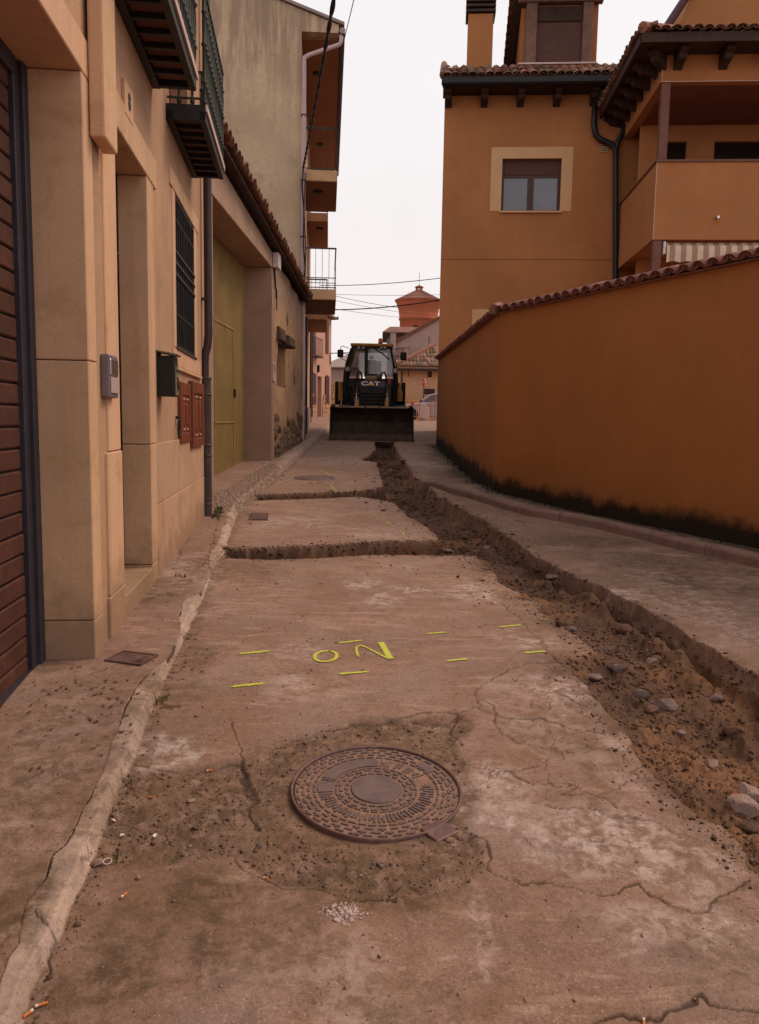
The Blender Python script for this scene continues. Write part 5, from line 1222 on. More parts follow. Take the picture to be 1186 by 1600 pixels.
def ochre_cottage():
    y = 53.; P = lambda a, b: (Dp(a, b, y)[0], Dp(a, b, y)[2])
    R = thing('yellow_cottage', 'low yellow walled cottage with old brown tiled hip roof and small dark window', 'house', (0, y, 0))
    zt = P(650, 577)[1]; x0 = P(622, 600)[0]; x1 = x0+9
    (wx, wz), (wx2, wz2) = P(668, 580), P(675, 589.5)
    wall(x0, x1, .8, zt, [(wx, wx2, wz2, wz)], .3).box(x0, x1, .31, 6, .8, zt).build('wall', 'far_ochre', R)
    w_ = B(wx, wx2, .2, .25, wz2, wz).build('window', 'pane_dark', R); B(wx, wx2, -.03, .1, wz+.001, wz+.12).build('lintel', 'pale_fascia', w_)
    ap = P(684, 537); (e0, ez) = P(616, 575)
    MB().add([(e0, -.5, zt+.02), (x1+.5, -.5, zt+.02), (x1+.5, 3, ap[1]+.2), (ap[0], 3, ap[1]), (e0, 6, zt+.02), (e0, -.5, zt+.14), (ap[0], 3, ap[1]+.12), (x1+.5, -.5, zt+.14), (x1+.5, 3, ap[1]+.3)],
             [(0, 1, 7, 5), (5, 7, 8, 6), (5, 6, 4), (0, 1, 2, 3)]).build('roof', 'tile_clay_old', R)
    tm = tile_mesh('roof_tile', .13, 1.0, 'tile_clay_old'); k = 0
    for j in range(5):
        for i in range(40):
            x = e0+.15+i*.235; t = j/5.; z0 = zt+.14+(ap[1]-zt)*t; y0 = -.5+3.5*t
            if x < e0+(ap[0]-e0)*t+.1 or x > P(686, 560)[0]: continue
            link('roof_tile', tm, R, loc=(x, y0, z0-.02), rot=(math.atan((ap[1]-zt)/3.5), 0, 0)); k += 1
    MB().tube([(e0, -.5, zt+.2), (ap[0], 3, ap[1]+.2)], .13, 7).build('hip', 'tile_clay', R)
    a = P(662, 553); b_ = P(673, 573); MB().tube([(a[0], 1.6, a[1]+.15), (b_[0], -.45, b_[1]+.1)], .09, 6).build('hip', 'tile_cap', R)
    B(e0-.1, x1+.5, -.52, -.4, zt-.12, zt+.018).build('eave_board', 'dark_timber', R)
    gx, gz_ = P(663, 611); g2, g3 = P(679, 616)
    MB().tube([(P(628, 580)[0], -.05, zt-.1), (P(628, 580)[0], -.05, 2.6)], .05, 6).build('downpipe', 'pipe_brown', R)
    MB().tube([(P(638, 575)[0], -.3, zt), (P(638, 580)[0], -.25, P(638, 589)[1])], .03, 5).build('cable', 'cable_black', R)
    B(gx, g2, -.06, 0, g3, gz_+.15).build('shop_shutter', 'dark_timber', R)
ochre_cottage()
def left_far_house():
    y = 78.; P = lambda a, b: (Dp(a, b, y)[0], Dp(a, b, y)[2])
    R = thing('distant_house', 'plain pinkish house with low grey roof beyond the digger on the left', 'house', (0, y, 0))
    (x0, zt), (x1, _) = P(505, 573), P(560, 573); B(x0, x1, 0, 8, .8, zt).build('wall', 'far_grey', R)
    zr = P(540, 558)[1]; MB().add([(x0-.3, -.4, zt), (x1, -.4, zt), (x1, 4, zr+.8), (x0+2.6, 4, zr+.8), (x0-.3, -.4, zt-.1), (x1, -.4, zt-.1)], [(0, 1, 2, 3), (4, 5, 1, 0)]).build('roof', 'cement_grey', R)
    w0 = thing('rubble_wall', 'low rough stone wall beside the pink house corner', 'wall', (0, 60, 0))
    P6 = lambda a, b: (Dp(a, b, 60)[0], Dp(a, b, 60)[2]); (a, z1), (b, _) = P6(512, 601), P6(545, 601)
    rnd = random.Random(5); z = 1.1
    while z < z1:
        x = a; h = rnd.uniform(.25, .4)
        while x < b: L = rnd.uniform(.35, .7); B(x, x+L-.03, -rnd.uniform(0, .04), .4, z, z+h-.03).build('stone', 'far_stone', w0, bevel=.02); x += L
        z += h
    B(a+.02, b-.02, .05, .38, 1.0, z1-.1).build('core', 'far_stone', w0)
left_far_house()
def stop_sign():
    y = 47.; P = lambda a, b: Dp(a, b, y); c = P(661.7, 597.5); r = abs(P(661, 591.8)[2]-c[2])
    R = thing('stop_sign', 'red octagonal STOP sign on a grey post in front of the yellow cottage', 'road sign', (c[0], y, 0), math.radians(-54))
    MB().tube([(0, .04, 1.2), (0, .04, c[2]+r*.8)], .035, 8).build('post', 'grey_steel', R)
    oc = [(r*1.04*math.cos(math.pi/8+i*math.pi/4), c[2]+r*1.04*math.sin(math.pi/8+i*math.pi/4)) for i in range(8)]; oi = [(a*.93, c[2]+(b-c[2])*.93) for a, b in oc]
    MB().prism(oc, 0, .02, 'y').build('plate', 'sign_white', R); pl = MB().prism(oi, -.006, -.001, 'y').build('face', 'sign_red', R)
    link('lettering', text_mesh('STOP', r*.72, .002, 'sign_white'), pl, loc=(0, -.009, c[2]), rot=(math.pi/2, 0, 0))
stop_sign()
def barrier(px0, px1, label, y=41.):
    a, b = Dp(px0, 650, y), Dp(px1, 650, y); z0 = float(zg(y)); L = b[0]-a[0]
    R = thing('pedestrian_barrier', label, 'barrier', (a[0], y, z0-.01), 0, 'orange works barriers')
    zt = 1.02
    m = MB().tube([(0, 0, .0), (0, 0, zt-.1), (.08, 0, zt), (L-.08, 0, zt), (L, 0, zt-.1), (L, 0, 0)], .022, 6); m.build('frame', 'barrier_orange', R)
    MB().tube([(0, 0, .22), (L, 0, .22)], .018, 6).build('rail', 'barrier_orange', R); MB().tube([(0, 0, .78), (L, 0, .78)], .018, 6).build('rail', 'barrier_orange', R)
    n = int(L/.14)
    for i in range(1, n): B(i*L/n-.007, i*L/n+.007, -.007, .007, .22, .78).build('bar', 'sign_white', R)
    for i in range(2): B(L*.18+i*L*.4, L*.18+i*L*.4+L*.16, -.014, -.008, .82, .94).build('reflector', 'red_plastic' if i else 'pale_fascia', R)
    for x in (0, L): B(x-.03, x+.03, -.22, .22, 0, .03).build('foot', 'barrier_orange', R)
barrier(622, 655.5, 'orange and white works barrier beside the digger bucket')
barrier(672.5, 720, 'orange works barrier partly hidden behind the end of the ochre wall')
def planter():
    y = 43.; a, b = Dp(654, 650, y), Dp(671, 650, y); z1 = Dp(660, 630, y)[2]; z0 = float(zg(y))
    R = thing('concrete_block', 'pale concrete block standing between the two orange barriers', 'block', (a[0], y, z0))
    L = b[0]-a[0]; h = z1-z0
    MB().prism([(0, 0), (L, 0), (L*.93, h*.75), (L*.66, h*.80), (L*.62, h), (0, h)], 0, .5, 'y').build('body', 'pale_fascia', R, bevel=.02)
    B(.03, L*.6, -.008, -.001, .04, .14).build('foot_band', 'cement_grey', R)
planter()
def car():
    y = 46.5; P = lambda a, b: Dp(a, b, y); z0 = float(zg(y)); nose = P(623, 640)[0]; roof = P(668, 614)[2]-z0; k = roof/1.45
    R = thing('parked_car', 'silver hatchback parked behind the barriers facing left', 'car', (nose, y, z0))
    lo = [(.0, .35), (.02, .62), (.12, .76), (.55, .86), (1.0, .93), (1.05, .95), (3.55, .98), (3.75, .92), (3.82, .5), (3.75, .25), (3.4, .22), (.5, .22), (.1, .25)]
    cab = [(1.0, .93), (1.62, 1.36), (1.95, 1.44), (2.9, 1.45), (3.35, 1.36), (3.66, .97)]
    s = lambda q: [(a*k, b*k) for a, b in q]
    MB().prism(s(lo), 0, 1.66*k, 'y').build('body', 'car_silver', R, bevel=.05, seg=3)
    MB().prism(s(cab), .10*k, 1.56*k, 'y').build('cabin', 'car_silver', R, bevel=.05, seg=3)
    MB().prism(s([(1.22, .98), (1.70, 1.33), (1.93, 1.385), (1.93, .98)]), .085*k, .09*k, 'y').build('side_window', 'car_glass', R)
    MB().prism(s([(1.99, .98), (1.99, 1.39), (2.62, 1.40), (2.84, 1.30), (2.86, 1.05), (2.78, .98)]), .085*k, .09*k, 'y').build('side_window', 'car_glass', R)
    MB().prism(s([(3.0, 1.02), (3.0, 1.35), (3.3, 1.30), (3.5, 1.02)]), .085*k, .09*k, 'y').build('side_window', 'car_glass', R)
    MB().add([(a*k, b_*k, c*k) for a, b_, c in ((1.04, .18, .955), (1.6, .22, 1.345), (1.6, 1.44, 1.345), (1.04, 1.48, .955))], [(0, 1, 2, 3)]).build('windscreen', 'car_glass', R).location.x = -.012
    for x in (.72, 3.12):
        w_ = MB().lathe([(.30*k, -.02), (.31*k, .0), (.31*k, .18), (.30*k, .2)], (x*k, .0, .31*k), 20, 'y').build('wheel', 'tyre_rubber', R)
        MB().lathe([(.2*k, -.03), (.19*k, -.02)], (x*k, 0, .31*k), 16, 'y').build('rim', 'grey_steel', w_)
    MB().prism(s([(1.1, .98), (1.22, .98), (1.22, 1.08), (1.12, 1.08)]), -.08, .04, 'y').build('mirror', 'iron_black', R, bevel=.01)
    B(2.55*k, 2.75*k, -.012, .0, .80*k, .83*k).build('door_handle', 'car_silver', R)
    MB().prism(s([(.03, .60), (.3, .72), (.42, .74), (.3, .62)]), -.01, .2, 'y').build('headlight', 'lamp_glass', R)
    B(1.93*k, 1.945*k, -.004, -.0005, .35*k, .95*k).build('door_seam', 'iron_black', R)
car()
# overhead cables
def cable(label, p0, p1, sag, r, group=None, n=24, twist=False, mat='cable_black', cat='cable'):
    p0, p1 = Vector(p0), Vector(p1); pts = [p0.lerp(p1, i/n)-Vector((0, 0, sag*4*(i/n)*(1-i/n))) for i in range(n+1)]
    m = MB()
    if twist:
        for ph in (0, math.pi):
            q = []
            for i in range(n*4+1):
                t = i/(n*4); p = p0.lerp(p1, t)-Vector((0, 0, sag*4*t*(1-t))); q.append(p+Vector((math.cos(t*60+ph), 0, math.sin(t*60+ph)))*r*.8)
            m.tube(q, r, 5)
    else: m.tube(pts, r, 5)
    o = m.build('overhead_cable', mat); tag(o, label, cat, group); return o
cable('thick twisted black cable running overhead to the corner of the flats', Dp(532, -60, 9.), Dp(474, 262, 21.35), .05, .018, twist=True)
cable('thin cable rising from the eave gutter of the flats out of view', Dp(560, -30, 16.), Dp(534, 78, 23.), .0, .010)
G_ = 'thin wires crossing the sky above the digger'
cable('uppermost wire across the sky, rising towards the ochre house', Dp(500, 446, 24), Dp(692, 434, 22.), .06, .010, G_)
cable('thick dark wire crossing in front of the water tower', Dp(500, 484, 24.5), Dp(692, 468, 22.), .08, .016, G_)
cable('faint level wire just below the uppermost one', Dp(500, 459, 60), Dp(700, 460, 70.), .1, .014, G_)
cable('wire falling to the right across the middle of the tower', Dp(500, 457, 44), Dp(700, 488, 60.), .2, .014, G_)
cable('second wire falling to the right below the first across the tower', Dp(500, 464, 44), Dp(700, 494, 60.), .2, .011, G_)
cable('lowest faint wire falling to the right across the tower', Dp(505, 480, 46), Dp(700, 502, 60.), .1, .011, G_)
cable('short level wire between the pink house and the digger mirror', Dp(516, 552, 49.), Dp(545, 551, 60.), .0, .03)
# wires hanging on the flats and barn corner
def corner_cables():
    m = MB(); pts = [Dp(x, y, 21.3) for x, y in ((474, 262), (472, 290), (475, 330), (474, 380), (477, 420), (474, 440), (470, 455), (478, 460), (474, 463))]; m.tube(pts, .02, 5)
    m.tube([Dp(x, y, 21.25) for x, y in ((477, 270), (475, 330), (478, 390), (476, 450))], .014, 5)
    tag(m.build('cable_bundle', 'cable_black'), 'loose black cables hanging down the corner of the flats to the barn eave', 'cable')
corner_cables()
# ================================================================== BACKHOE LOADER
def digger():
    yb = 24.0; c = Dp(581.5, 660, yb); z0 = float(zg(yb))-.02
    R = thing('backhoe_loader', 'yellow and black backhoe loader facing us with its wide front bucket on the ground', 'digger', (c[0], yb, z0))
    def P(zx, zy, y=0.0):
        q = Dp(510+zx*.12648, 525+zy*.12648, yb+y); return float(q[0]-c[0]), float(q[2]-z0)
    # bucket ------------------------------------------------------
    x0, zt = P(50, 868); x1, _ = P(1078, 868); zt = max(.98, zt)
    prof = [(-.42, .03), (.10, .03), (.34, .12), (.46, .32), (.47, .60), (.38, .84), (.22, zt-.03), (.04, zt)]
    inner = [(a-.03 if a > .2 else a, b+.03 if b < .3 else b-.02) for a, b in prof]
    vs = []; n = len(prof)
    bk = MB().prism(prof+inner[::-1], x0, x1, 'x').build('bucket', 'bucket_steel', R)
    side = [(-.30, .0), (.12, .0), (.36, .10), (.49, .32), (.49, .62), (.39, .87), (.22, zt), (.0, zt), (-.04, zt-.10), (-.16, .55), (-.33, .10)]
    for a in (x0-.012, x1-.02): MB().prism(side, a, a+.032, 'x').build('side_plate', 'bucket_steel', bk)
    xa, xb = P(95, 868)[0], P(1005, 868)[0]
    B(xa, xb, -.02, .10, zt-.035, zt+.012).build('top_edge', 'worn_edge', bk, bevel=.01)
    for zx in (480, 660): a = P(zx, 868)[0]; B(a-.025, a+.025, -.04, .0, zt-.06, zt+.05).build('hook', 'bucket_steel', bk)
    B(x0+.02, x1-.02, -.45, -.20, .0, .03).build('cutting_edge', 'worn_edge', bk)
    MB().prism([(-.10, .03), (-.02, .03), (.12, .22), (.05, .22)], x0+.02, x1-.02, 'x').build('lower_jaw', 'jaw_rust', bk)
    for i in range(7): a = x0+.17+i*(x1-x0-.34)/6; MB().lathe([(.03, -.462), (.03, -.45)], (a, 0, .05), 8, 'y').build('bolt', 'bucket_steel', bk)
    for s in (x0+.02, x1-.14): B(s, s+.12, -.06, .06, zt-.02, zt+.06).build('corner_lug', 'bucket_steel', bk)
    # loader arms, rams ------------------------------------------
    for s, (ax, tx) in ((-1, (372, 405)), (1, (750, 705))):
        X = P(ax, 740, 1.0)[0]; Xt = P(tx, 480, 2.0)[0]
        a = MB().prism([(.52, .66), (.60, .54), (1.35, 1.0), (2.2, 1.52), (2.55, 1.62), (2.5, 1.74), (2.1, 1.70), (1.2, 1.22)], X-.075, X+.075, 'x').build('loader_arm', 'digger_yellow', R, bevel=.015)
        MB().prism([(.52, .55), (.64, .55), (.64, 1.12), (.52, 1.1)], X-.05, X+.05, 'x').build('tilt_link', 'digger_yellow', a, bevel=.01)
        MB().tube([(X, .55, .9), (X, .9, 1.42)], .032, 10).build('ram_rod', 'chrome', a); MB().tube([(X, .85, 1.34), (X, 1.7, 1.75)], .055, 10).build('ram_barrel', 'digger_black', a)
        zl = P(405, 440, 2.2)[1]
        MB().tube([(Xt-.07, 2.2, 1.45), (Xt-.07, 2.2, zl-.12), (Xt-.03, 2.2, zl), (Xt+.03, 2.2, zl), (Xt+.08, 2.2, zl-.12), (Xt+.09, 2.2, 1.5)], .03, 8).build('arm_pivot_guard', 'digger_black', a)
        for k in (0, 1): MB().tube([(X+s*.02+k*.03, 1.6, 1.65), (X+s*.10, 1.2, 1.75), (X+s*.1, .9, 1.3), (X+.02, .6, .9)], .016, 6).build('hose', 'digger_black', a)
    MB().tube([(P(372, 0, 1)[0], 1.1, 1.0), (P(750, 0, 1)[0], 1.1, 1.0)], .06, 10).build('cross_tube', 'digger_yellow', R)
    # hood ---------------------------------------------------------
    hx0, hx1 = P(398, 700, 1.3)[0], P(735, 700, 1.3)[0]; zg1 = P(560, 628, 1.3)[1]; zg2 = P(560, 552, 1.45)[1]
    h = MB().prism([(1.3, .35), (2.9, .35), (2.9, zg2+.02), (1.55, zg2), (1.35, zg1)], hx0, hx1, 'x').build('hood', 'digger_black', R, bevel=.03, seg=2)
    for i in range(9): z = .62+i*(zg1-.72)/9; B(hx0+.05, hx1-.05, 1.275, 1.298, z, z+.035).build('grille_slat', 'digger_black', h, bevel=.006)
    bx0, bx1 = P(438, 600, 1.4)[0], P(712, 600, 1.4)[0]
    ang = math.atan2(1.55-1.35, zg2-zg1)
    MB().add([(bx0, 1.343, zg1+.01), (bx1, 1.343, zg1+.01), (bx1-.03, 1.54, zg2), (bx0+.03, 1.54, zg2)], [(0, 1, 2, 3)]).build('badge_panel', 'badge_dark', h)
    zm = (zg1+zg2)/2; wletters = P(672, 0, 1.4)[0]-P(440, 0, 1.4)[0]; xc = (P(672, 0, 1.4)[0]+P(440, 0, 1.4)[0])/2; hl = (zg2-zg1)*.74
    me = text_mesh('CAT', 1.0, .004, 'sign_white', bold=.03); vx = [v.co.x for v in me.vertices]; vy = [v.co.y for v in me.vertices]
    sx, sy = wletters/(max(vx)-min(vx)), hl*1.12/(max(vy)-min(vy)); mxx, myy = (max(vx)+min(vx))/2, (max(vy)+min(vy))/2
    # stretch the letters to the size they have on the hood, slightly fattened
    for v in me.vertices: v.co.x = (v.co.x-mxx)*sx; v.co.y = (v.co.y-myy)*sy
    link('lettering', me, h, loc=(xc, 1.425, zm+.01), rot=(math.pi/2-ang*.8, 0, 0))
    tr_ = MB().prism([(-.12, -.5*hl), (.12, -.5*hl), (0, .05*hl)], -.004, .004, 'z'); o = tr_.build('yellow_triangle', 'badge_yellow', h); o.location = (xc, 1.405, zm+.01); o.rotation_euler = (math.pi/2-ang*.8, 0, 0)
    B(P(485, 0, 1.9)[0], P(638, 0, 1.9)[0], 1.75, 2.6, zg2+.0, P(560, 492, 1.9)[1]).build('air_cleaner', 'seat_tan', h, bevel=.08, seg=3)
    # front axle + wheels
    for s in (-1, 1):
        w_ = MB().lathe([(.36, -.15), (.43, -.13), (.45, -.06), (.45, .06), (.43, .13), (.36, .15)], (s*.86, 1.35, .45), 24, 'x').build('front_wheel', 'tyre_rubber', R)
        MB().lathe([(.22, -.16), (.24, .16)], (s*.86, 1.35, .45), 14, 'x').build('rim', 'digger_yellow', w_)
        fx = s*1.0
        MB().prism([(1.0, 1.02), (1.1, 1.09), (1.75, 1.09), (1.85, 1.0), (1.85, .95), (1.0, .95)], s*.86-.2, s*.86+.2, 'x').build('front_fender', 'digger_black', R, bevel=.02)
        # rear wheels
        w_ = MB().lathe([(.42, -.22), (.66, -.21), (.72, -.15), (.72, .15), (.66, .21), (.42, .22)], (s*.86, 3.6, .72), 30, 'x').build('rear_wheel', 'tyre_rubber', R)
        MB().lathe([(.36, -.1), (.38, .225)], (s*.86, 3.6, .72), 18, 'x').build('rim', 'digger_yellow', w_)
        lug = MB()
        for k in range(22):
            t = 2*math.pi*k/22
            for q in (-1, 1):
                cx_, cy_, cz_ = s*.86+q*.10, 3.6+.735*math.cos(t+q*.07), .72+.735*math.sin(t+q*.07)
                lug.box(cx_-.09, cx_+.09, cy_-.03, cy_+.03, cz_-.03, cz_+.03)
        o = lug.build('tread_lugs', 'tyre_rubber', w_); o['kind'] = 'stuff'
        # rear fender and stabiliser
        xi, xo = P(212 if s < 0 else 872, 600, 2.9)[0], P(148 if s < 0 else 944, 600, 2.9)[0]; z1 = P(180, 562, 2.9)[1]; z2 = P(180, 800, 2.9)[1]
        MB().prism([(min(xi, xo), z2), (max(xi, xo), z2), (max(xi, xo) if s < 0 else max(xi, xo), (z1 if s < 0 else z1-.35)), ((xi+xo)/2, z1), (min(xi, xo), z1 if s > 0 else z1-.02)], 2.82, 3.4, 'y').build('rear_fender', 'digger_yellow', R, bevel=.03, seg=2)
        xo2 = P(112 if s < 0 else 975, 600, 4.9)[0]
        B(min(xo, xo2)-.0, max(xo, xo2), 4.6, 4.9, z2-.1, z1+.08).build('stabiliser_post', 'digger_black', R, bevel=.01)
    MB().tube([(-.8, 1.35, .45), (.8, 1.35, .45)], .09, 10).build('front_axle', 'digger_black', R)
    B(-.45, .45, 1.4, 4.6, .45, 1.0).build('chassis', 'digger_black', R, bevel=.03); MB().tube([(-.8, 3.6, .72), (.8, 3.6, .72)], .13, 10).build('rear_axle', 'digger_black', R)
    # cab ----------------------------------------------------------
    yf, yr = 2.6, 4.2
    L = [P(318, 150, yf), P(262, 330, yf), P(238, 470, yf), P(232, 620, yf), P(262, 800, yf)]; Rr = [P(800, 150, yf), P(842, 330, yf), P(856, 470, yf), P(856, 620, yf), P(832, 800, yf)]
    for side_ in (L, Rr):
        s = -1 if side_ is L else 1
        MB().tube([(x, yf, z) for x, z in side_], [.055, .065, .075, .08, .075], 8).build('front_pillar', 'digger_black', R)
        MB().tube([(x*.98, yr, z) for x, z in side_], .05, 8).build('rear_pillar', 'digger_black', R)
        g = MB()
        for (a, za), (b, zb) in zip(side_[:-2], side_[1:-1]): g.quad((a, yf, za), (b, yf, zb), (b*.98, yr, zb), (a*.98, yr, za))
        g.build('side_glass', 'cab_glass', R)
        x4, z4 = side_[3]; x5, z5 = side_[4]
        MB().add([(x4, yf, z4), (x5, yf, z5), (x5, yr, z5), (x4, yr, z4)], [(0, 1, 2, 3)]).build('lower_door', 'digger_black', R)
    MB().add([(L[0][0], yf, L[0][1]), (Rr[0][0], yf, Rr[0][1]), (Rr[1][0], yf, Rr[1][1]), (Rr[2][0], yf, Rr[2][1]), (L[2][0], yf, L[2][1]), (L[1][0], yf, L[1][1])], [(0, 1, 2, 3, 4, 5)]).build('windscreen', 'cab_glass', R)
    MB().add([(L[0][0], yr, L[0][1]), (Rr[0][0], yr, Rr[0][1]), (Rr[2][0], yr, Rr[2][1]), (L[2][0], yr, L[2][1])], [(0, 1, 2, 3)]).build('rear_window', 'cab_glass', R)
    ztop = P(560, 90, yf-.15)[1]; zlo = P(560, 126, yf-.15)[1]; xa, xb = P(298, 100, yf-.15)[0], P(828, 100, yf-.15)[0]
    rf = B(xa, xb, yf-.15, yr+.2, zlo, ztop).build('cab_roof', 'digger_yellow', R, bevel=.03, seg=2)
    B(xa+.03, xb-.03, yf-.10, yr+.1, P(560, 155, yf)[1], zlo-.002).build('roof_lining', 'digger_black', rf)
    for zx in (398, 455, 678, 722):
        a, z = P(zx, 145, yf-.2); l_ = MB().lathe([(.05, -.02), (.062, .0), (.062, .06)], (a, yf-.2, z), 12, 'y').build('work_lamp', 'digger_black', rf)
        MB().lathe([(.045, -.026), (.045, -.02)], (a, yf-.2, z), 12, 'y').build('lens', 'lamp_glass', l_)
    a, z = P(667, 92, yf+.2); b_ = MB().lathe([(.075, 0), (.075, .04)], (a, yf+.2, z-.02), 14).build('beacon_base', 'digger_black', rf)
    MB().lathe([(.068, .04), (.066, .14), (.05, .18), (.02, .19)], (a, yf+.2, z-.02), 14).build('beacon', 'beacon_orange', rf)
    # pillars across the screen and wiper
    a = P(497, 0, yf)[0]; B(a-.055, a+.055, yf-.03, yf+.03, P(0, 500, yf)[1], P(0, 150, yf)[1]).build('screen_post', 'digger_black', R)
    MB().tube([(*P(600, 160, yf-.05)[:1], yf-.05, P(600, 160, yf)[1]), (P(700, 225, yf)[0], yf-.06, P(700, 225, yf)[1]), (P(775, 290, yf)[0], yf-.05, P(775, 290, yf)[1])], .022, 6).build('wiper', 'digger_black', R)
    B(L[2][0]+.05, Rr[2][0]-.05, yf-.04, yf+.1, P(0, 640, yf)[1], P(0, 515, yf)[1]).build('dashboard', 'digger_black', R, bevel=.02)
    # round lamps on the pillars
    for zx, zy, s in ((262, 408, -1), (852, 430, 1)):
        a, z = P(zx, zy, yf-.1); l_ = MB().lathe([(.085, -.03), (.10, .0), (.09, .08)], (a, yf-.12, z), 16, 'y').build('headlamp', 'digger_black', R); MB().lathe([(.08, -.035), (.08, -.03)], (a, yf-.12, z), 16, 'y').build('lens', 'lamp_glass', l_)
    B(L[3][0]+.02, Rr[3][0]-.02, yf+.02, yf+.10, .75, P(0, 640, yf)[1]+.05).build('firewall', 'digger_black', R)
    # seat
    a0, a1 = P(508, 300, 3.4)[0], P(608, 300, 3.4)[0]; zz = P(0, 285, 3.4)[1]
    st = B(a0-.02, a1+.03, 3.35, 3.5, 1.5, zz).build('seat_back', 'seat_dark', R, bevel=.05, seg=3)
    B(a0+.06, a1-.06, 3.33, 3.45, zz+.02, P(0, 238, 3.4)[1]).build('headrest', 'seat_dark', st, bevel=.05, seg=3); B(a0-.04, a1+.06, 2.95, 3.4, 1.42, 1.55).build('seat_cushion', 'seat_dark', st, bevel=.04, seg=2)
    xs_ = P(560, 0, 3.0)[0]; sw = [(xs_+.19*math.cos(t), 2.88+.1*math.sin(t), 1.85+.16*math.sin(t)) for t in np.linspace(0, 2*math.pi, 21)]
    MB().tube(sw, .016, 6, False).tube([(xs_, 2.9, 1.85), (xs_, 2.75, 1.4)], .03, 8).build('steering_wheel', 'digger_black', R)
    # mirrors
    for x0_, x1_, y0_, y1_, jx, jy in ((135, 210, 165, 265, 275, 150), (915, 990, 195, 300, 838, 165)):
        ym = yf-.25; (a, zt_), (b, zb_) = P(x0_, y0_, ym), P(x1_, y1_, ym)
        m = B(a, b, ym, ym+.08, zb_, zt_).build('mirror', 'digger_black', R, bevel=.04, seg=3)
        mx_ = (a+b)/2; jxx, jz = P(jx, jy, yf)
        MB().tube([(mx_, ym+.1, zt_-.02), (mx_+.0, ym+.1, zt_+.08), (mx_+(jxx-mx_)*.25, ym+.1, zt_+.12), (jxx, yf, jz)], .012, 6).tube([(b if mx_ < 0 else a, ym+.1, (zt_+zb_)/2), (jxx, yf, (zt_+zb_)/2)], .012, 6).tube([(mx_, ym+.1, zb_), (jxx+(.0 if mx_ < 0 else 0), yf, zb_-.14)], .010, 6).build('mirror_arm', 'digger_black', m)
    a, z1 = P(761, 532, 2.2); b, z2 = P(795, 648, 2.2); MB().lathe([(abs(b-a)/2, z2), (abs(b-a)/2, z1-.02), (.02, z1)], ((a+b)/2, 2.2, 0), 10).build('extinguisher', 'red_plastic', R)
    (a, z1), (b, z2) = P(815, 165, yf-.04), P(855, 380, yf-.04); MB().tube([(a, yf-.04, z1), (b, yf-.04, z2)], .028, 6).build('exhaust_stack', 'white_plastic', R)
    # folded rear boom seen past the cab
    MB().prism([(5.0, .9), (5.3, .9), (5.5, 2.1), (5.2, 2.75), (5.0, 2.6), (5.1, 2.0)], .02, .24, 'x').build('rear_boom', 'digger_yellow', R, bevel=.02)
    MB().prism([(5.5, 2.3), (5.7, 2.4), (6.0, 1.2), (5.8, 1.1)], .04, .22, 'x').build('dipper_arm', 'digger_yellow', R, bevel=.02)
    MB().prism([(5.7, 1.2), (6.1, 1.15), (6.1, .6), (5.7, .45), (5.5, .8)], -.15, .4, 'x').build('rear_bucket', 'bucket_steel', R)
surf('jaw_rust', (.085, .052, .032), .7, .3, 6, 50, .3, .003); surf('badge_dark', (.05, .028, .028), .5, .1, 5, 50, 0, 0); surf('badge_yellow', (.62, .42, .04), .5, .05, 5, 50, 0, 0); surf('seat_dark', (.06, .05, .05), .9, .1, 5, 50, 0, 0)
digger()

